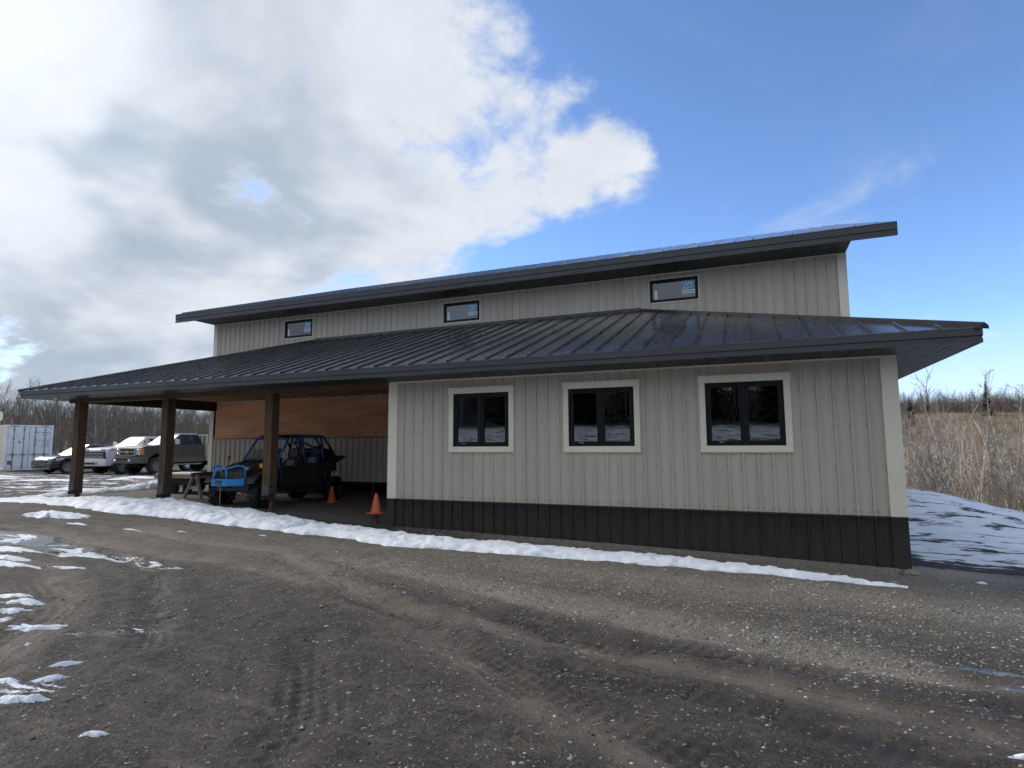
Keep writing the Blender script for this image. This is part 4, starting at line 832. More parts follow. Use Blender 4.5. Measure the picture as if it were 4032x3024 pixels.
    # front end
    if style=='dark':
        g0,g1=sill+.38,hood-.10
        b=MB(); b.box(nose-.03,nose+.05,-.60,.60,g0,g0+.04).box(nose-.03,nose+.05,-.60,.60,g1-.05,g1).box(nose-.03,nose+.049,-.60,-.53,g0+.04,g1-.05).box(nose-.03,nose+.049,.53,.60,g0+.04,g1-.05).box(nose-.03,nose+.045,-.53,.53,(g0+g1)/2-.03,(g0+g1)/2+.03); gr=b.build('grille',M['chrome'],root,bevel=.01)
        b=MB(); b.box(nose-.02,nose+.02,-.53,.53,g0+.04,g1-.05); b.build('grille_mesh',M['plastic'],gr)
        zc=(g0+g1)/2; q=.15; b=MB(); b.prism([(-q,.0),(-q*.8,.045),(-.06,.045),(-.045,.075),(.045,.075),(.06,.045),(q*.8,.045),(q,0),(q*.8,-.045),(.06,-.045),(.045,-.075),(-.045,-.075),(-.06,-.045),(-q*.8,-.045)],'x',nose+.046,nose+.06); em=b.build('emblem',M['gold'],gr,fixn=True); em.location=(0,0,zc)
        for s in (-1,1):
            b=MB(); b.box(nose-.14,nose+.02,s*.62 if s>0 else -.92,.92 if s>0 else -.62,g0+.03,g1-.01); hl=b.build('headlight',M['lamp'],root,bevel=.02)
            b=MB(); b.box(nose-.16,nose+.012,.925 if s>0 else -1.0,1.0 if s>0 else -.925,g0+.04,g1-.02); b.build('turn_lens',M['amber'],hl,bevel=.02)
            for zz in (g0+.10,g1-.09): b=MB(); b.smooth=True; b.lathe([(.065,nose+.0),(.07,nose+.026)],14,(0,s*.76,zz),'x'); b.build('reflector',M['chrome'],hl)
        b=MB(); u0,u1=sill+.0,sill+.33; b.prism([(1.16,-.62),(1.16,.62),(.86,1.02),(.58,1.03),(.58,.9),(.90,.55),(.90,-.55),(.58,-.9),(.58,-1.03),(.86,-1.02)],'z',u0,u1); bp=b.build('bumper',pm('grey plate bumper',(.085,.082,.078),.6,var=.2,dirt=((.17,.15,.12),.5)),root,bevel=.02,fixn=True)
        b=MB(); b.box(1.155,1.168,-.5,.5,u1-.16,u1-.07); b.build('winch_slot',M['plastic'],bp)
        for s in (-1,1): b=MB(); b.smooth=True; b.lathe([(.07,1.15),(.075,1.185)],16,(0,s*.52,u0+.14),'x'); b.build('fog_light',M['lamp'],bp)
        for s in (-1,1): b=MB(); b.bar((1.10,s*.3,u0-.02),(1.22,s*.3,u0-.06),.05,.08); b.build('tow_hook',M['pile'],bp)
    else:
        g0,g1=sill+.30,hood-.14
        b=MB(); b.box(nose-.03,nose+.02,-.80,.80,g0,g1); gr=b.build('grille',M['plastic'],root,bevel=.02)
        for zz,hh in ((g1-.04,.05),((g0+g1)/2+.04,.055),((g0+g1)/2-.08,.03),(g0+.03,.04)): b=MB(); b.box(nose+.021,nose+.05,-.80,.80,zz-hh/2,zz+hh/2); b.build('grille_bar',M['chrome'],gr,bevel=.01)
        for s in (-1,1):
            b=MB(); b.prism([(nose+.03,s*.55),(nose+.02,s*.86),(nose-.32,s*1.0),(nose-.34,s*.93),(nose-.05,s*.55)],'z',g1+.0,g1+.10); hl=b.build('headlight',M['lamp'],root,bevel=.01,fixn=True)
            b=MB(); b.box(nose-.36,nose-.24,(.99 if s>0 else -1.01),(1.01 if s>0 else -.99),g1+.02,g1+.08); b.build('marker_lens',M['amber'],hl)
            b=MB(); b.box(nose-.06,nose+.03,.80 if s>0 else -.95,.95 if s>0 else -.80,g0-.02,g1-.06); b.build('lower_lamp',M['plastic'],root,bevel=.02)
        b=MB(); u0,u1=sill-.10,sill+.28; b.prism([(1.08,-.7),(1.08,.7),(.92,1.02),(.62,1.03),(.62,.9),(.85,.6),(.85,-.6),(.62,-.9),(.62,-1.03),(.92,-1.02)],'z',u0,u1); bp=b.build('bumper',paint,root,bevel=.03,fixn=True)
        b=MB(); b.box(1.075,1.09,-.62,.62,u0+.08,u0+.19); b.build('air_dam',M['plastic'],bp)
        for s in (-1,1): b=MB(); b.box(1.08,1.10,s*.5-.07,s*.5+.07,u0+.09,u0+.17); b.build('fog_light',M['lamp'],bp)
        for yy in (-.35,0,.35): b=MB(); b.box(ws1-.22,ws1-.12,yy-.06,yy+.06,roof+.03,roof+.065); b.build('cab_light',M['amber'],root,bevel=.01)
    # underbody, bed, wheels
    b=MB(); b.box(-wb-1.1,.6,-.42,.42,R_-.02,sill+.02).box(-.35,.35,-.85,.85,R_-.08,R_+.1); b.box(-wb-.1,-wb+.1,-.8,.8,R_-.08,R_+.1); b.build('chassis',M['under'],root)
    if style=='dark':
        b=MB(); b.box(-wb-1.25,cab_end-.10,-1.02,1.02,sill+.12,sill+.26); fb=b.build('flat_deck',pm('dusty deck',(.33,.31,.26),.7,var=.2),root,bevel=.02)
        b=MB(); b.box(cab_end-.16,cab_end-.10,-.98,.98,sill+.262,belt-.02); b.box(cab_end-.16,cab_end-.10,-.98,-.9,belt-.02,roof).box(cab_end-.16,cab_end-.10,.9,.98,belt-.02,roof).box(cab_end-.16,cab_end-.10,-.9,.9,roof-.07,roof); 
        for k in range(5): b.box(cab_end-.15,cab_end-.11,-.6+.3*k-.02,-.6+.3*k+.02,belt-.02,roof-.07)
        b.build('headache_rack',pm('cream rack',(.55,.53,.45),.6),fb)
        b=MB(); b.box(-wb-.9,cab_end-.25,.62,1.0,sill+.262,belt-.05); b.build('tool_box',pm('cream tool box',(.50,.48,.41),.6),fb,bevel=.02)
    else:
        P=[(cab_end-.03,belt-.03),(-wb-1.25,belt-.03),(-wb-1.27,sill+.05)]+[(x,z) for x,z in arch(-wb,ac,ar,168,12,12)][::-1][::-1]+[(cab_end-.03,sill)]
        b=MB(); b.prism([(cab_end-.03,belt-.03),(-wb-1.25,belt-.03),(-wb-1.27,sill+.05)]+[(x,z) for x,z in arch(-wb,ac,ar,178,2,12) if z>=sill+.0]+[(cab_end-.03,sill)],'y',-hw,hw); b.build('cargo_bed',paint,root,bevel=.04,fixn=True)
        for s in (-1,1): b=MB(); b.box(-wb-1.29,-wb-1.24,s*.9-.09,s*.9+.09,belt-.5,belt-.1); b.build('tail_light',pm('red lens',(.45,.03,.02),.3),root)
    for xx in (0,-wb):
        for s in (1,-1): wheel(root,xx,s*.84,R_,.31,s,rimm,spokes,.62)
    return root
M['mirror_dark']=pm('cream mirror',(.55,.52,.45),.4); M['mirror_white']=pm('white mirror shell',(.7,.71,.72),.4)
M['silver']=pm('silver rim',(.45,.46,.47),.25,metal=.8); M['rimdark']=pm('machined black rim',(.22,.22,.23),.35,metal=.6,var=.6,vs=22)
pt_dark=pm('dusty dark grey paint',(.026,.0245,.0255),.42,var=.1,coat=.25,dirt=((.135,.125,.10),.8),dirt_z=(.62,1.25))
pickup('pickup_truck','lifted dark grey pickup with muddy doors, parked nearest the carport',(-31.0,9.95),pt_dark,.45,1.44,1.50,2.08,3.75,'dark',-2.70,M['rimdark'],10)
pt_white=pm('white paint',(.72,.735,.76),.3,var=.04,coat=.4,dirt=((.45,.44,.42),.5),dirt_z=(.5,.95))
pickup('pickup_truck','white pickup between the dark grey pickup and the dark crossover',(-34.5,10.5),pt_white,.42,1.40,1.44,2.00,3.9,'white',-3.2,M['silver'],8)
def crossover():
    x0,y0=-39.3,10.6; paint=pm('navy paint',(.016,.018,.032),.2,var=.1,coat=.8,dirt=((.16,.15,.14),.35),dirt_z=(.3,.7))
    root=empty('crossover_car',(x0,y0,tz(x0,y0)+.005),-PI/2,'dark navy crossover car in front of the white shipping container','car')
    hw=.92; R_=.36; ac=R_; ar=.43; wb=2.67; sill=.30
    poly=[(.88,.30),(.92,.55),(.86,.80),(.55,.96),(-.50,1.08),(-3.25,1.10),(-3.50,.95),(-3.52,.45)]+[(x,z) for x,z in arch(-wb,ac,ar,-8,188,12)]+[(x,z) for x,z in arch(0,ac,ar,-8,188,12)][::1]
    rear=[(x,z) for x,z in arch(-wb,ac,ar,172,8,12)]; fr=[(x,z) for x,z in arch(0,ac,ar,172,8,12)]
    poly=[(.88,.30),(.92,.55),(.86,.80),(.55,.96),(-.50,1.08),(-3.25,1.10),(-3.50,.95),(-3.52,.40),(-wb-ar-.05,.34)]+rear+fr+[(ar+.05,.30)]
    b=MB(); b.prism(poly,'y',-hw,hw); b.build('body',paint,root,bevel=.07,seg=3,fixn=True)
    belt,roof,wt=1.06,1.64,.62; yf=lambda z:hw-.06-(z-belt)/(roof-belt)*(hw-.06-wt)
    b=MB(); b.hexa([(-.42,-yf(belt),belt),(-.42,yf(belt),belt),(-3.30,yf(belt),belt),(-3.30,-yf(belt),belt)][::-1],[(-1.30,-wt,roof),(-1.30,wt,roof),(-2.85,wt,roof-.04),(-2.85,-wt,roof-.04)][::-1]); b.build('cabin',paint,root,bevel=.06,seg=3,fixn=True)
    wx=lambda z:-.42-.88*(z-belt)/(roof-belt); z0,z1=belt+.06,roof-.1
    b=MB(); b.hexa([(wx(z0)+.02,-yf(z0)+.1,z0),(wx(z0)+.02,yf(z0)-.1,z0),(wx(z0)-.02,yf(z0)-.1,z0),(wx(z0)-.02,-yf(z0)+.1,z0)],[(wx(z1)+.02,-yf(z1)+.1,z1),(wx(z1)+.02,yf(z1)-.1,z1),(wx(z1)-.02,yf(z1)-.1,z1),(wx(z1)-.02,-yf(z1)+.1,z1)]); b.build('windscreen',M['pale_screen'],root,fixn=True)
    for s in (-1,1):
        for P in ([(-1.0,z0),(-1.40,z1),(-1.85,z1),(-1.85,z0)],[(-1.93,z0),(-1.93,z1),(-2.65,z1-.03),(-2.95,z0)]): b=MB(); gh_face(b,P,yf,s); b.build('side_window',M['vglass'],root,fixn=True)
        b=MB(); b.prism([(.60,.74),(.20,.84),(.28,.90),(.62,.86)],'y',s*hw-.03,s*hw+.008); b.build('headlight',M['lamp'],root,fixn=True)
        b=MB(); b.prism([(.93,s*.62),(.90,s*.80),(.62,s*.93),(.60,s*.90),(.86,s*.60)],'z',.74,.84); b.build('headlight',M['lamp'],root,fixn=True)
        b=MB(); b.box(.80,.90,s*.66-.10,s*.66+.10,.50,.56); b.build('fog_light',M['lamp'],root,bevel=.01)
        b=MB(); b.box(-.92,-.78,s*1.0-.09,s*1.0+.09,1.08,1.20); b.build('mirror',paint,root,bevel=.03)
        for xa,xb in ((-1.88,-.72),(-2.75,-1.90)): b=MB(); b.box(xa,xb,s*hw-.01,s*hw+.006,.42,1.02); b.build('door',paint,root,bevel=.005)
    b=MB(); b.box(.84,.925,-.52,.52,.42,.80); g=b.build('grille',M['plastic'],root,bevel=.03)
    for zz in (.50,.59,.68,.77): b=MB(); b.box(.926,.945,-.50,.50,zz-.012,zz+.012); b.build('grille_bar',M['chrome'],g,bevel=.005)
    b=MB(); b.box(.80,.90,-.8,.8,.26,.31); b.build('skid_plate',M['silver'],root,bevel=.01)
    b=MB(); b.box(-3.3,.6,-.6,.6,.2,.32); b.build('underbody',M['under'],root)
    for xx in (0,-wb):
        for s in (1,-1): wheel(root,xx,s*.80,R_,.22,s,pm('dusty wheel cover',(.26,.25,.24),.6,var=.2),6,.66)
crossover()
def container():
    nx,ny=.95,-.312; a=math.atan2(ny,nx); w,h,L=2.44,2.9,12.2
    left=Vector((-45.9,11.15)); n=Vector((nx,ny)).normalized(); rt=Vector((-n.y,n.x)); c=left+rt*(w/2)
    root=empty('shipping_container',(c.x,c.y,tz(c.x,c.y)+.02),a,'white shipping container standing behind the dark crossover','shipping container')
    wh=pm('white container paint',(.82,.84,.86),.5,var=.05,vs=1.2,dirt=((.5,.47,.43),.25)); ws=pm('cream container side',(.70,.68,.60),.55,var=.06,dirt=((.45,.38,.30),.35)); sh=pm('grey lock rod',(.20,.215,.25),.5); gk=pm('dark gasket',(.035,.04,.055),.7); dec=pm('decal grey',(.13,.14,.16),.6)
    hw=w/2
    for s in (-1,1):
        P=[]; k=0; x=-.12
        while x>-L+.15:
            P+=[(x,0),(x-.07,0),(x-.10,.036),(x-.17,.036)]; x-=.2
            
        b=MB(); V=[(px,s*(hw-.01-d),.16) for px,d in P]+[(px,s*(hw-.01-d),h-.1) for px,d in P]; m=len(P); b.add(V,[(i,i+1,m+i+1,m+i) for i in range(m-1)]); b.build('side_wall',ws,root,fixn=True)
        b=MB(); b.box(-L,-.01,s*hw-.06 if s>0 else -hw,s*hw if s>0 else -hw+.06,h-.12,h).box(-L,-.01,s*hw-.06 if s>0 else -hw,s*hw if s>0 else -hw+.06,0.02,.17); b.build('side_rail',ws,root,bevel=.01)
        for xx in (-.14,-L): b=MB(); b.box(xx,xx+.13,s*hw-.14 if s>0 else -hw,s*hw if s>0 else -hw+.14,.12,h-.12); b.build('corner_post',wh,root,bevel=.015)
        for xx in (-.17,-L):
            for zz in (0,h-.119): b=MB(); b.box(xx,xx+.178,s*hw-.162 if s>0 else -hw-.003,s*hw+.003 if s>0 else -hw+.162,zz,zz+.12); b.build('corner_casting',wh,root,bevel=.015)
    b=MB(); b.box(-L+.05,-.05,-hw+.06,hw-.06,h-.06,h-.03); b.build('roof',wh,root); b=MB(); b.box(-L+.05,-.05,-hw+.06,hw-.06,.1,.16); b.build('floor',gk,root); b=MB(); b.box(-L+.01,-L+.06,-hw+.14,hw-.14,.12,h-.12); b.build('end_wall',wh,root)
    b=MB(); b.box(-.13,-.005,-hw+.162,hw-.162,h-.119,h-.005); hd=b.build('header',wh,root); b=MB(); b.box(-.13,-.005,-hw+.162,hw-.162,.01,.13); b.build('sill',wh,root)
    for yy in (-.75,.75): b=MB(); b.box(-.004,.002,yy-.2,yy+.2,h-.075,h-.045); b.build('header_decal',pm('red black decal',(.25,.07,.05),.7),hd)
    b=MB(); b.box(-.10,-.06,-hw+.141,hw-.141,.131,h-.121); b.build('gasket',gk,root)
    for s in (-1,1):
        y0,y1=(.012,hw-.155) if s>0 else (-hw+.155,-.012)
        b=MB(); b.box(-.059,-.03,y0,y1,.15,h-.14); d=b.build('door',wh,root,bevel=.008)
        zz=[.15+.02,.80,1.43,2.05,h-.16]
        for za,zb in zip(zz[:-1],zz[1:]): b=MB(); b.box(-.0295,-.016,y0+.06,y1-.06,za+.05,zb-.05); b.build('panel',wh,d,bevel=.012)
        for f in (.26,.74):
            yr=y0+(y1-y0)*f; b=MB(); b.smooth=True; b.tube([(.012,yr,.06),(.012,yr,h-.07)],.02,8); rd=b.build('lock_rod',sh,root)
            for z in (.30,.95,2.0,2.6): b=MB(); b.box(-.015,.03,yr-.055,yr+.055,z-.03,z+.03); b.build('keeper',sh,rd,bevel=.006)
            b=MB(); b.bar((.04,yr-.24,1.02),(.04,yr+.24,1.02),.03,.03); b.box(.02,.05,yr-.05,yr+.05,1.0,1.09); b.build('handle',sh,rd,bevel=.006)
        for z in (.4,1.1,1.8,2.5): b=MB(); b.box(-.03,.0,(y1 if s>0 else y0)-.03,(y1 if s>0 else y0)+.03,z-.07,z+.07); b.build('hinge',wh,d)
        if s>0:
            for txt,yy,z,sz in (('ABDU',.36,2.42,.13),('580095',.80,2.42,.13),('0',1.05,2.42,.13),('45G1',.78,2.26,.12)): text_part(txt,sz,(-.0145,yy,z),(PI/2,0,PI/2),dec,d,bold=.002)
            for k,z in enumerate((1.90,1.78,1.66,1.54)): b=MB(); b.box(-.016,-.0135,.22,.34+.05*(k%2),z,z+.045); b.build('data_line',dec,d)
            b=MB(); b.box(-.016,-.0135,.44,.60,1.90,1.945); b.build('data_line',dec,d)
            for yy in (.70,.86,.98):
                b=MB()
                for k in range(12): b.box(-.016,-.0135,yy-.05,yy+.03+.02*(k%3==0),1.48+k*.04,1.50+k*.04)
                b.build('data_plate',pm('light print',(.34,.35,.37),.7),d)
        else:
            b=MB(); b.prism([(-.62,1.86),(-.36,1.86),(-.49,1.68)],'x',-.015,-.0125); b.build('warning_triangle',pm('orange sticker',(.55,.30,.10),.6),d,fixn=True)
            b=MB(); b.box(-.016,-.0125,-1.02,-.82,.36,.62); b.build('plate',pm('grey plate',(.14,.15,.17),.6),d)
            b=MB(); b.smooth=True; b.lathe([(.05,-.016),(.05,-.0125)],14,(0,-.92,1.74),'x'); b.build('round_mark',pm('pale mark',(.50,.52,.55),.6),d)
    b=MB(); b.box(-.02,.02,-.06,.10,1.30,1.37); b.build('lock_box',wh,root,bevel=.01)
container()
# small yellow drums beside the container and a pale capped pole behind it
for k,(dx,c,lb) in enumerate(((0,(.62,.52,.08),'leftmost yellow drum beside the container'),(.75,(.40,.48,.10),'yellow-green drum between the two yellow drums'),(1.6,(.66,.50,.08),'yellow drum behind the dark crossover windscreen'))):
    x,y=-45.2+dx,16.5-dx*.5; b=MB(); b.smooth=True; b.lathe([(.27,0),(.29,.02),(.29,.28),(.305,.3),(.29,.32),(.29,.58),(.305,.6),(.29,.62),(.29,.88),(.27,.9)],20)
    o=empty('drum',(x,y,tz(x,y)),0,lb,'drum','drums by the container'); b.build('shell',pm('drum paint',c,.5,var=.15),o,fixn=True); b=MB(); b.lathe([(.25,.901),(.25,.91)],18); b.build('lid',pm('drum lid',(.45,.06,.04) if k==1 else (.3,.28,.1),.5),o)
pr_=empty('marker_pole',(-50.5,13.0,tz(-50.5,13.0)),0,'pale yellow capped pole rising behind the shipping container','pole'); b=MB(); b.smooth=True; b.lathe([(.05,-.2),(.045,3.3)],12); b.build('post',pm('grey post',(.4,.39,.36),.7),pr_); b=MB(); b.smooth=True; b.lathe([(.05,3.2),(.14,3.25),(.16,3.6),(.13,3.8),(.02,3.85)],16); b.build('cap',pm('pale yellow cap',(.72,.68,.38),.6),pr_)
# ------------------------------------------------------------------ the side-by-side in the carport
M['ublue']=pm('blue powder coat',(.012,.23,.58),.32,var=.12,coat=.3,dirt=((.08,.09,.10),.25))
M['ublue_shaded']=pm('blue cage paint with painted shade',(.006,.080,.22),.4,var=.15,dirt=((.06,.06,.06),.3))  # the bumper's blue again, with the carport shade put into its colour
M['ublack']=pm('black moulded plastic',(.020,.020,.022),.42,var=.25,dirt=((.09,.08,.07),.4))
M['seat']=pm('black vinyl seat',(.026,.026,.028),.5,var=.15); M['seatg']=pm('grey vinyl seat panel',(.20,.20,.21),.5,var=.1)
def side_by_side():
    fx,fy=-13.85,.45; zg=gtop(fx,fy+1.2)
    r=empty('utility_vehicle',(fx,fy,zg-.01),-PI/2+math.radians(2),'black and blue four-seat off-road vehicle parked nose out in the carport','utility vehicle')
    BL,BK=M['ublue'],M['ublack']; wb=2.72; R_=.315
    for xx,w in ((0,.24),(-wb,.28)):
        for s in (1,-1): wheel(r,xx,s*.63,R_,w,s,pm('dark steel rim',(.035,.035,.037),.4,metal=.5),5,.52,tyre=M['rubber2'],lugs=15)
    # tub and floor
    b=MB(); b.prism([(.30,.42),(.30,.62),(-.45,.62),(-.55,.50),(-2.9,.50),(-2.9,.40),(-.4,.36)],'y',-.50,.50); b.build('floor_tub',BK,r,bevel=.02,fixn=True)
    # bonnet, sloping nose with fenders
    b=MB(); b.loft([[(.50,-.22,.72),(.50,.22,.72),(.50,.20,.90),(.50,-.20,.90)],[(.28,-.42,.66),(.28,.42,.66),(.28,.36,1.0),(.28,-.36,1.0)],[(-.10,-.56,.64),(-.10,.56,.64),(-.10,.46,1.09),(-.10,-.46,1.09)],[(-.62,-.62,.60),(-.62,.62,.60),(-.62,.55,1.17),(-.62,-.55,1.17)]]); b.build('bonnet',BK,r,bevel=.04,seg=3,fixn=True)
    b=MB(); b.smooth=True; b.tube([(.02,-.12,1.085),(-.55,-.2,1.175)],.02,8); b.tube([(.02,.12,1.085),(-.55,.2,1.175)],.02,8); b.build('bonnet_ridge',BK,r)
    for s in (-1,1):
        b=MB(); P=arch(0,R_+.06,R_+.20,150,30,8); Q=arch(0,R_+.06,R_+.165,30,150,8); b.prism(P+Q,'y',s*.46,s*.78); b.build('front_fender',BK,r,bevel=.012,fixn=True)
        b=MB(); b.smooth=True; b.loft([[(.20,s*(.36+.075*math.cos(t*PI/6)),.99+.045*math.sin(t*PI/6)+.02*math.cos(t*PI/6)) for t in range(12)],[(.27,s*(.36+.06*math.cos(t*PI/6)),.98+.035*math.sin(t*PI/6)) for t in range(12)]]); b.build('headlight',M['lamp'],r,fixn=True)
        b=MB(); b.box(.04,.07,s*.50-.05,s*.50+.05,.98,1.09); b.build('side_reflector',pm('amber reflector',(.75,.42,.03),.3),r,bevel=.008,rot=(0,0,s*.3))
    # front bumper: plate and hoops
    b=MB(); b.prism([(.72,-.22),(.72,.22),(.44,.50),(.40,.50),(.67,.20),(.67,-.20),(.40,-.50),(.44,-.50)],'z',.58,.75); bp=b.build('bumper_plate',BL,r,bevel=.008,fixn=True)
    b=MB(); b.prism([(-.10,.645),(-.07,.625),(.07,.625),(.10,.645),(.10,.69),(.07,.71),(-.07,.71),(-.10,.69)],'x',.721,.732); bd=b.build('badge',M['plastic'],bp,fixn=True); b=MB(); b.box(.7325,.735,-.07,.07,.655,.67); b.build('badge_text',M['chrome'],bd)
    hoops=[[(.68,-.20,.75),(.66,-.17,.93),(.63,-.10,.99),(.63,.10,.99),(.66,.17,.93),(.68,.20,.75)]]
    for s in (-1,1): hoops+=[[(.645,s*.13,.98),(.52,s*.36,1.06),(.44,s*.47,1.04),(.40,s*.50,.95),(.42,s*.50,.74)],[(.46,s*.41,1.05),(.25,s*.42,1.02),(.0,s*.40,1.0)]]
    for h in hoops: b=MB(); b.smooth=True; b.tube(h,.021,8); b.build('bumper_hoop',BL,r)
    b=MB(); b.box(.42,.62,-.12,.12,.52,.60); b.build('winch',M['plastic'],r,bevel=.02); b=MB(); b.smooth=True; b.tube([(.73,.06,.60),(.71,.065,.45),(.70,.05,.30),(.71,.06,.12)],.008,6); b.build('winch_strap',pm('tan strap',(.36,.31,.20),.8),r)
    # suspension
    for xx in (0,-wb):
        for s in (-1,1):
            b=MB(); b.bar((xx+.15,s*.18,.42),(xx,s*.55,.29),.05,.035); b.bar((xx-.15,s*.18,.42),(xx,s*.55,.29),.05,.035); b.bar((xx+.1,s*.2,.54),(xx,s*.55,.39),.035,.03); b.build('control_arm',M['steel'],r)
            b=MB(); b.smooth=True; n=22; P=[(xx-.03+.045*math.cos(k*1.1),s*(.50-.22*k/n)+.0,.32+.50*k/n) for k in range(n)]; P=[(xx-.02+.045*math.sin(k*1.25),s*(.48-.18*k/n)+.045*math.cos(k*1.25),.34+.46*k/n) for k in range(n*2)][:n]; b.tube([(xx-.02,s*.5,.32),(xx-.02,s*.30,.82)],.025,8); b.tube(P,.012,5); b.build('shock',pm('shock',(.20,.20,.21),.4),r)
    # sides: doors
    for s in (-1,1):
        for P in ([(-.60,.44),(-.58,.98),(-.75,1.02),(-1.35,.98),(-1.62,1.06),(-1.52,.44)],[(-1.56,.44),(-1.66,1.08),(-2.05,1.02),(-2.30,1.16),(-2.42,.62),(-2.30,.44)]):
            b=MB(); b.prism(P,'y',s*.62,s*.66); b.build('door',BK,r,bevel=.012,fixn=True)
        b=MB(); b.smooth=True; b.tube([(-.35,s*.66,.36),(-.6,s*.70,.35),(-2.25,s*.70,.35),(-2.42,s*.64,.42)],.03,8); b.build('side_rail',BK,r)
        b=MB(); b.prism([(-2.24,.62),(-2.36,1.10),(-2.95,1.24),(-3.22,1.22),(-3.02,1.12),(-2.62,.98),(-2.48,.60)],'y',s*.42,s*.72); b.build('rear_fender',pm('grey-black fender',(.028,.028,.029),.5,var=.2),r,bevel=.02,fixn=True)
    b=MB(); b.box(-3.15,-2.42,-.42,.42,.78,1.12); b.build('cargo_box',BK,r,bevel=.03)
    b=MB(); b.prism([(-2.40,1.122),(-2.55,1.46),(-2.95,1.42),(-3.12,1.122)],'y',-.40,.40); b.build('cargo_bag',pm('black bag',(.014,.014,.015),.8,bump=.5,bs=20),r,bevel=.06,seg=3,fixn=True)
    # dash, wheel, seats
    b=MB(); b.box(-.72,-.60,-.58,.58,.85,1.16); b.build('dashboard',BK,r,bevel=.03)
    b=MB(); b.smooth=True; b.tube([(-.92+.06*math.sin(t*PI/8),.32+.16*math.cos(t*PI/8),1.10+.14*math.sin(t*PI/8)) for t in range(16)],.014,6,closed=True); b.tube([(-.68,.32,1.02),(-.92,.32,1.10)],.02,6); b.build('steering_wheel',BK,r)
    for xx in (-1.12,-1.98):
        for s in (-1,1):
            yc=s*.30; z0=.62+(.06 if xx<-1.5 else 0)
            b=MB(); b.box(xx-.25,xx+.25,yc-.23,yc+.23,z0-.1,z0+.06); st=b.build('seat_cushion',M['seat'],r,bevel=.04,seg=3)
            b=MB(); b.loft([[(xx-.22,yc-.23,z0),(xx-.22,yc+.23,z0),(xx-.10,yc+.23,z0),(xx-.10,yc-.23,z0)],[(xx-.32,yc-.25,z0+.40),(xx-.32,yc+.25,z0+.40),(xx-.20,yc+.25,z0+.40),(xx-.20,yc-.25,z0+.40)],[(xx-.38,yc-.20,z0+.60),(xx-.38,yc+.20,z0+.60),(xx-.29,yc+.20,z0+.60),(xx-.29,yc-.20,z0+.60)]]); b.build('seat_back',M['seat'],r,bevel=.04,seg=3,fixn=True)
            b=MB(); b.loft([[(xx-.41,yc-.13,z0+.58),(xx-.41,yc+.13,z0+.58),(xx-.29,yc+.13,z0+.58),(xx-.29,yc-.13,z0+.58)],[(xx-.44,yc-.12,z0+.84),(xx-.44,yc+.12,z0+.84),(xx-.34,yc+.12,z0+.84),(xx-.34,yc-.12,z0+.84)]]); b.build('headrest',M['seat'],r,bevel=.05,seg=3,fixn=True)
            b=MB(); b.bar((xx-.138,yc,z0+.12),(xx-.235,yc,z0+.52),.24,.03,up=(1,0,.2)); b.build('seat_panel',M['seatg'],r,bevel=.012)
    # roll cage
    T=[]
    for s in (-1,1):
        T+=[[(-.58,s*.58,1.16),(-.98,s*.52,1.72),(-1.10,s*.51,1.77),(-2.30,s*.50,1.80),(-2.42,s*.50,1.77),(-2.95,s*.52,1.20)],[(-1.52,s*.51,1.785),(-1.50,s*.60,1.30),(-1.56,s*.63,.95)],[(-2.30,s*.50,1.80),(-2.26,s*.60,1.30),(-2.34,s*.62,1.05)],[(-1.40,s*.51,1.78),(-1.62,s*.40,1.50)],[(-2.0,s*.5,1.79),(-2.28,s*.56,1.45)],[(-.58,s*.58,1.16),(-.62,s*.60,.95)]]
    T+=[[(-.98,-.52,1.72),(-.98,.52,1.72)],[(-.60,-.58,1.18),(-.60,.58,1.18)],[(-1.52,-.51,1.785),(-1.52,.51,1.785)],[(-2.30,-.50,1.80),(-2.30,.50,1.80)],[(-2.28,-.58,1.35),(-2.28,.58,1.35)],[(-2.30,-.45,1.78),(-2.28,.5,1.37)],[(-1.52,-.1,1.78),(-1.15,-.1,1.76)],[(-1.52,.1,1.78),(-1.15,.1,1.76)]]
    for t in T: b=MB(); b.smooth=True; b.tube(t,.031,8); b.build('cage_tube',M['ublue_shaded'],r)
    b=MB(); b.box(-2.32,-1.08,-.50,.50,1.805,1.83); b.build('roof_panel',BK,r,bevel=.01)
    b=MB(); b.add([(-.62,-.52,1.20),(-.62,.52,1.20),(-.80,.50,1.45),(-.80,-.50,1.45)],[(0,1,2,3)]); b.build('half_screen',M['glass'],r)
    b=MB(); b.smooth=True; b.tube([(-1.0,.54,1.62),(-.98,.70,1.60)],.012,6); b.tube([(-.98+.0,.78+.085*math.cos(t*PI/8),1.60+.055*math.sin(t*PI/8)) for t in range(16)],.018,6,closed=True); b.lathe([(.05,-.97),(.05,-.985)],12,(0,.78,1.60),'x'); b.build('mirror',BK,r)
    b=MB(); b.smooth=True; b.tube([(.05,-.42,1.0),(.02,-.44,1.22)],.012,6); b.lathe([(.02,1.2),(.045,1.25),(.045,1.27)],10,(.02,-.44,0)); b.build('whip_mount',M['steel'],r)
side_by_side()
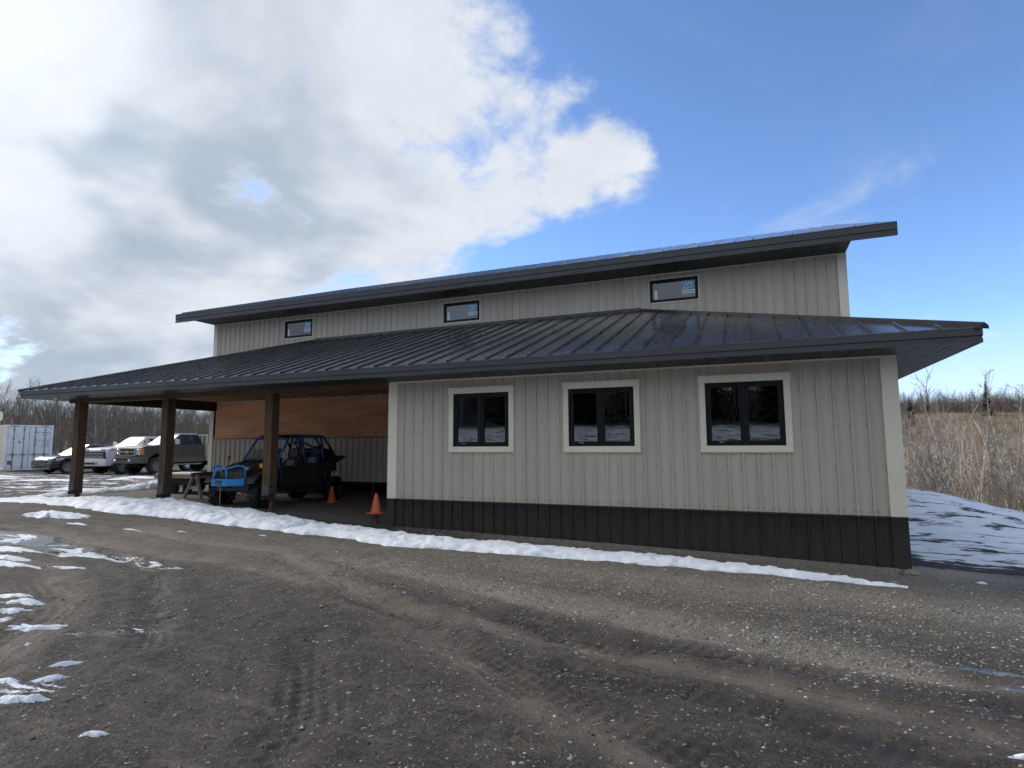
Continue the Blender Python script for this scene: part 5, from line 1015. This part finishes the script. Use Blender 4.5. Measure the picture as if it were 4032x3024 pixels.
# ------------------------------------------------------------------ loose things in the carport
M['orange']=pm('orange cone rubber',(.60,.115,.045),.6,var=.18,vs=7,dirt=((.30,.12,.07),.45))
def cone(x,y,z,h,label,rot=(0,0,0)):
    r=empty('traffic_cone',(x,y,z),0,label,'traffic cone'); r.rotation_euler=rot; k=h/.45
    b=MB(); b.smooth=True; b.lathe([(.135*k,.02*k),(.115*k,.05*k),(.035*k,.43*k),(.030*k,.45*k),(.022*k,.45*k),(.02*k,.40*k)],24); b.build('cone_body',M['orange'],r,fixn=True)
    b=MB(); c=.185*k; q=.06*k; b.prism([(c-q,-c),(c,-c+q),(c,c-q),(c-q,c),(-c+q,c),(-c,c-q),(-c,-c+q),(-c+q,-c)],'z',0,.022*k); b.build('cone_base',M['orange'],r,bevel=.006,fixn=True)
cone(-12.92,2.68,gtop(-12.92,2.68)+.0,.44,'orange traffic cone standing on the gravel beside the off-road vehicle')
px_,py_=-9.55,0.06; zt_=.155
pl_=empty('steel_pile',(px_,py_,gtop(px_,py_)),0,'short rusty steel pile carrying a faded orange cone','pile'); b=MB(); b.smooth=True; g=gtop(px_,py_); b.lathe([(.055,-.4),(.055,zt_-g)],16); b.build('pipe',M['pile'],pl_)
cone(px_,py_,zt_,.42,'faded orange traffic cone set on top of a short steel pile')
cone(-14.35,1.9,gtop(-14.35,1.9)+.0,.24,'small orange cone on the ground under the nose of the off-road vehicle')
def sawhorse(x,y,rz,L,h,label,mat,topm):
    r=empty('sawhorse',(x,y,gtop(x,y)),rz,label,'sawhorse'); b=MB(); b.box(-L/2,L/2,-.045,.045,h-.10,h); b.build('top_beam',topm,r,bevel=.004)
    for sx in (-1,1):
        xx=sx*(L/2-.12)
        for s in (-1,1): b=MB(); b.bar((xx,s*.05,h-.06),(xx+sx*.06,s*.30,0),.038,.085,up=(1,0,0)); b.build('leg',mat,r)
        b=MB(); b.bar((xx+sx*.035,-.19,.30),(xx+sx*.035,.19,.30),.03,.08); b.build('cross_tie',mat,r)
sawhorse(-16.28,1.5,PI/2+.1,1.15,.71,'pale wooden sawhorse in front, left of the off-road vehicle',M['lumber'],M['timber'])
sawhorse(-17.0,2.75,.9,1.0,.66,'darker wooden sawhorse standing behind the front sawhorse',M['timber'],M['lumber'])
cl=empty('bar_clamp',(-16.78,2.70,gtop(-16.78,2.70)+.50),0,'small orange bar clamp hung on the rear sawhorse','clamp'); b=MB(); b.box(-.012,.012,-.008,.008,-.25,.22); b.build('bar',M['steel'],cl); b=MB(); b.box(-.03,.03,-.07,.02,.14,.22); b.build('jaw',M['orange'],cl,bevel=.01); b=MB(); b.smooth=True; b.lathe([(.02,-.1),(.024,.0),(.02,.1)],10,(0,-.05,.02)); b.build('handle',M['orange'],cl)
def cart():
    x,y=-18.15,2.35; r=empty('utility_cart',(x,y,gtop(x,y)),.08,'black low cart with pale timber deck, beside the sawhorses','cart')
    b=MB(); b.box(-.72,.72,-.38,.38,.24,.44); b.build('frame_box',pm('black steel box',(.012,.012,.013),.6),r,bevel=.02)
    for k in range(5): b=MB(); b.box(-.8,.8,-.5+k*.202,-.5+k*.202+.19,.445,.56); b.build('deck_board',M['lumber'],r,bevel=.006)
    b=MB(); b.box(-.77,.77,-.47,.47,.562,.59); b.build('snow_on_deck',M['snow'],r,bevel=.02)
    for xx in (-.5,0,.5):
        for s in (-1,1): wheel(r,xx,s*.48,.15,.10,s,M['plastic'],5,.5,tyre=M['rubber2'])
    b=MB(); b.smooth=True; b.tube([(.7,0,.3),(.95,0,.25),(1.05,0,.22)],.02,6); b.build('drawbar',M['steel'],r)
cart()
# ------------------------------------------------------------------ trees
def bark(name,a,b,dark):
    t=NT(name); v=t.co((1,1,.35)); n=t.noise(1.5,5,.6,v); col=t.mix(t.rng(n,.3,.7),a,b); k=t.noise(3.2,5,.7,t.co((1,1,2.6))); col=t.mix(t.rng(k,.58,.66),col,dark)
    oi=t.n('ShaderNodeObjectInfo'); col=t.mix(t.math('MULTIPLY',oi.outputs['Random'],.45),col,tuple(x*.45 for x in a)); return t.fin(col,.85,0,None,.2)
M['aspen']=bark('pale aspen bark',(.72,.67,.58),(.84,.80,.72),(.14,.12,.09)); M['twig']=bark('aspen twigs',(.34,.28,.21),(.50,.42,.33),(.17,.14,.11))
M['aspen_d']=bark('grey poplar bark',(.24,.22,.195),(.40,.375,.34),(.07,.062,.055)); M['twig_d']=bark('grey poplar twigs',(.15,.125,.105),(.24,.205,.175),(.08,.068,.06))
def bare_tree(seed,H,spread=.22,fork=.35,nb=26,tw=9,r0=None,start=.22):
    r=random.Random(seed); tr=MB(); cr=MB(); tr.smooth=True; r0=r0 or H*.011
    def axis(p,d,L,n,wob,up):
        P=[p]; 
        for i in range(n): d=(d+Vector((r.gauss(0,wob),r.gauss(0,wob),r.gauss(0,wob*.6)+up))).normalized(); p=p+d*(L/n); P.append(p)
        return P,d
    lean=Vector((r.gauss(0,.06),r.gauss(0,.06),1)).normalized()
    P,_=axis(Vector((0,0,-.3)),lean,H,9,.075,.03); k=len(P); R=[max(.006,r0*(1.12-i/(k-1))**.9) for i in range(k)]; tr.tube(P,R,7,cap=False)
    def at(f):
        x=f*(k-1); i=min(k-2,int(x)); return P[i].lerp(P[i+1],x-i),R[i]+(R[i+1]-R[i])*(x-i)
    def twigs(Q,rq,n,L):
        for _ in range(n):
            f=r.uniform(.25,1); x=f*(len(Q)-1); i=min(len(Q)-2,int(x)); p=Q[i].lerp(Q[i+1],x-i); d0=(Q[i+1]-Q[i]).normalized()
            d=(d0*.7+Vector((r.gauss(0,.55),r.gauss(0,.55),r.gauss(.22,.4)))).normalized(); l=L*r.uniform(.4,1.1); A,_=axis(p,d,l,3,.22,.05); cr.tube(A,[rq,rq*.8,rq*.6,rq*.4],3,cap=False)
            if r.random()<.75:
                q=A[1+r.randrange(2)]; d2=(d+Vector((r.gauss(0,.7),r.gauss(0,.7),r.gauss(.1,.4)))).normalized(); B,_=axis(q,d2,l*.55,2,.25,.05); cr.tube(B,[rq*.7,rq*.5,rq*.35],3,cap=False)
    for j in range(nb):
        f=start+(1-start)*(j+r.random())/nb; p,rp=at(min(.985,f)); a=r.uniform(0,2*PI); e=r.uniform(.15,.95)
        L=H*spread*r.uniform(.6,1.3)*(1.15-f*.75); big=r.random()<fork; 
        if big: L*=1.5
        d=Vector((math.cos(a)*math.cos(e),math.sin(a)*math.cos(e),math.sin(e))); Q,_=axis(p,d,L,5,.16,.09); rb=min(rp*.62,.010+L*.009); RR=[max(.005,rb*(1.08-i/5)) for i in range(6)]; (tr if big else cr).tube(Q,RR,4 if big else 3,cap=False)
        twigs(Q,max(.0055,rb*.35),tw,L*.55)
    twigs(P[-4:],.007,tw*2,H*.12)
    return tr.mesh('trunk',[M['aspen']]),cr.mesh('crown',[M['twig']])
def with_mats(me,mat): m2=me.copy(); m2.materials.clear(); m2.materials.append(mat); return m2
def tree(name,meshes,loc,rz,sc,label,cat,group):
    e=empty(name,loc,rz,label,cat,group); e.scale=(sc,sc,sc*rnd.uniform(.92,1.1)) if isinstance(sc,float) else sc
    for n,me in zip(('trunk','crown'),meshes): o=bpy.data.objects.new(n,me); COL.objects.link(o); o.parent=e
    return e
VA=[bare_tree(s,6.6,.16,.3,22,6,.05) for s in (1,2,3,4,5,6)]                       # slim pale aspens of the coulee
VB=[bare_tree(s,9.0,.20,.35,34,10,.10,.16) for s in (11,12,13,14,15)]                # taller poplars of the woods
VB=[(with_mats(a,M['aspen_d']),with_mats(b,M['twig_d'])) for a,b in VB]
def spruce(seed,H):
    r=random.Random(seed); tr=MB(); tr.smooth=True; tr.tube([(0,0,-.3),(0,0,H*.5),(0,0,H)],[H*.018,H*.011,.01],7); cr=MB()
    n=int(H*9)
    for i in range(n):
        f=(i+.5)/n; z=H*(.06+.93*f); R=H*.17*(1-f)**.85*r.uniform(.75,1.15)+.05
        for k in range(7):
            a=r.uniform(0,2*PI); d=Vector((math.cos(a),math.sin(a),0)); tip=d*R*r.uniform(.7,1.1)+Vector((0,0,z-R*r.uniform(.15,.45))); q=Vector((0,0,z)); s=Vector((-d.y,d.x,0))
            for m in range(5):
                t=.2+.8*m/5; p=q.lerp(tip,t); w=R*.20*(1.1-t*.6); l=R*.26
                cr.add([p-s*w+Vector((0,0,r.uniform(-.08,.02)*R)),p+d*l*.9+Vector((0,0,-l*.35)),p+s*w+Vector((0,0,r.uniform(-.08,.02)*R)),p-d*l*.3+Vector((0,0,.06*R))],[(0,1,2,3)])
    return tr.mesh('trunk',[M['aspen_d']]),cr.mesh('crown',[M['needle']])
M['needle']=bark('spruce needles',(.020,.032,.018),(.042,.058,.030),(.014,.02,.012))
SPR=[spruce(1,9),spruce(2,9)]
TR=random.Random(21)
# woods west of the lot
for i in range(190):
    row=i%5; y=TR.uniform(-12,72); x=-57-row*5.5+TR.uniform(-3,3)-.18*(y-20); s=TR.uniform(.46,.72)
    tree('poplar_tree',VB[i%5],(x,y,tz(x,y)-.1),TR.uniform(0,6.28),s,'bare grey poplar in the leafless wood behind the parked vehicles','tree','poplars of the wood behind the lot')
# pale aspens of the coulee north-east of the building
for i in range(150):
    d=TR.uniform(0,1); az=math.radians(TR.uniform(9.5,25)); rg=29+22*d; x=CAM.x+math.sin(az)*rg; y=CAM.y+math.cos(az)*rg; s=TR.uniform(.78,1.06)
    tree('aspen_tree',VA[i%6],(x,y,tz(x,y)-.1),TR.uniform(0,6.28),s,'slim pale leafless aspen in the hollow right of the building','tree','aspens in the hollow')
# line of trees along the hill crest
for i in range(120):
    az=math.radians(TR.uniform(8,25)); rg=TR.uniform(158,190); x=CAM.x+math.sin(az)*rg; y=CAM.y+math.cos(az)*rg
    tree('poplar_tree',VB[i%5],(x,y,tz(x,y)-.2),TR.uniform(0,6.28),TR.uniform(.5,.72),'bare poplar in the tree line along the hill crest','tree','poplars along the hill crest')
for az,rg,s,lb in ((12.0,122,.66,'dark spruce just right of the eave corner, on the hill'),(13.2,166,.62,'small dark spruce between the other two on the crest'),(16.9,150,.86,'dark spruce towering over the crest trees nearest the photo edge')):
    a=math.radians(az); x=CAM.x+math.sin(a)*rg; y=CAM.y+math.cos(a)*rg; tree('spruce_tree',SPR[int(az)%2],(x,y,tz(x,y)-.2),az,s,lb,'tree','spruces on the hill')
# woods south of the yard, behind the photographer (seen in the window panes)
for i in range(110):
    x=TR.uniform(-70,36); y=TR.uniform(-66,-43); k=i%3
    if k<1: tree('poplar_tree',VB[i%5],(x,y,tz(x,y)-.1),TR.uniform(0,6.28),TR.uniform(.8,1.15),'bare poplar in the wood across the yard, mirrored in the windows','tree','trees across the yard')
    else: tree('spruce_tree',SPR[i%2],(x,y,tz(x,y)-.1),TR.uniform(0,6.28),TR.uniform(.75,1.15),'dark spruce in the wood across the yard, mirrored in the windows','tree','trees across the yard')
def brush(name,n,place,h0,h1,mat,label,seed,rad=.008):
    r=random.Random(seed); mb=MB()
    for i in range(n):
        x,y=place(r); z=-.1; h=r.uniform(h0,h1); p=Vector((x,y,z)); d=Vector((r.gauss(0,.22),r.gauss(0,.22),1)).normalized(); q=p+d*h*.5; e=q+(d+Vector((r.gauss(0,.3),r.gauss(0,.3),0))).normalized()*h*.5; mb.tube([p,q,e],[rad,rad*.8,rad*.4],3,cap=False)
        for _ in range(3):
            b=p.lerp(q,r.uniform(.4,1)); t=b+Vector((r.gauss(0,.35),r.gauss(0,.35),r.uniform(.3,.8)))*h*.35; mb.tube([b,t],[rad*.6,rad*.3],3,cap=False)
    A=np.array(mb.v); A[:,2]+=terrain(A[:,0],A[:,1]); mb.v=A.tolist(); o=mb.build(name,mat); tag(o,label,'brush',kind='stuff'); return o
def pw(r): y=r.uniform(-16,74); return (-54-r.random()**.8*38-.18*(y-20),y)
brush('undergrowth',9000,pw,1.2,4.4,M['twig_d'],'tangle of grey bare undergrowth filling the wood',5,.016)
def pc(r): a=math.radians(r.uniform(8.5,26)); g=23+r.random()*30; return (CAM.x+math.sin(a)*g,CAM.y+math.cos(a)*g)
M['brushred']=bark('red brown brush',(.27,.185,.125),(.42,.31,.21),(.15,.10,.075))
brush('brush',1500,pc,.6,1.7,M['brushred'],'red-brown brush between the aspens of the hollow',6,.007)
def ps(r): return (r.uniform(-66,34),-43-r.random()*24)
brush('thicket',2600,ps,2,6,M['twig_d'],'dark thicket in the wood across the yard, mirrored in the windows',12,.03)
def ph(r): a=math.radians(r.uniform(8,26)); g=55+r.random()*105; return (CAM.x+math.sin(a)*g,CAM.y+math.cos(a)*g)
brush('hill_brush',2600,ph,.5,1.6,M['brushred'],'low dry brush scattered over the grassy hillside',8,.014)
def pr2(r): a=math.radians(r.uniform(7,26)); g=160+r.random()*34; return (CAM.x+math.sin(a)*g,CAM.y+math.cos(a)*g)
brush('crest_thicket',5500,pr2,2.5,5.2,M['twig_d'],'grey thicket under the trees of the hill crest',9,.03)
def mountains():
    mb=MB(); mb.smooth=True; n=220; rows=[]
    for i in range(n):
        a=math.radians(-30+75*i/(n-1)); h=330+190*fbm(np.array([i*.045]),np.array([.3]),5,4)[0]+60*fbm(np.array([i*.2]),np.array([2.]),3,6)[0]
        rows.append([(9000*math.sin(a)*k,9000*math.cos(a)*k,z) for k,z in ((.94,-50),(.97,h*.45+40*vnoise(np.array([i*.3]),np.array([1.]),3)[0]),(1,h),(1.06,-50))])
    mb.loft(rows,cap=False,closed=False)
    t=NT('snowy mountain'); n_=t.noise(.004,8,.65); o=mb.build('mountains',t.fin(t.mix(t.rng(n_,.42,.6),(.34,.40,.50),(.70,.76,.84)),.9,0,None,.1),fixn=True); tag(o,'far snowy mountains above the hill crest','mountains',kind='structure')
mountains()
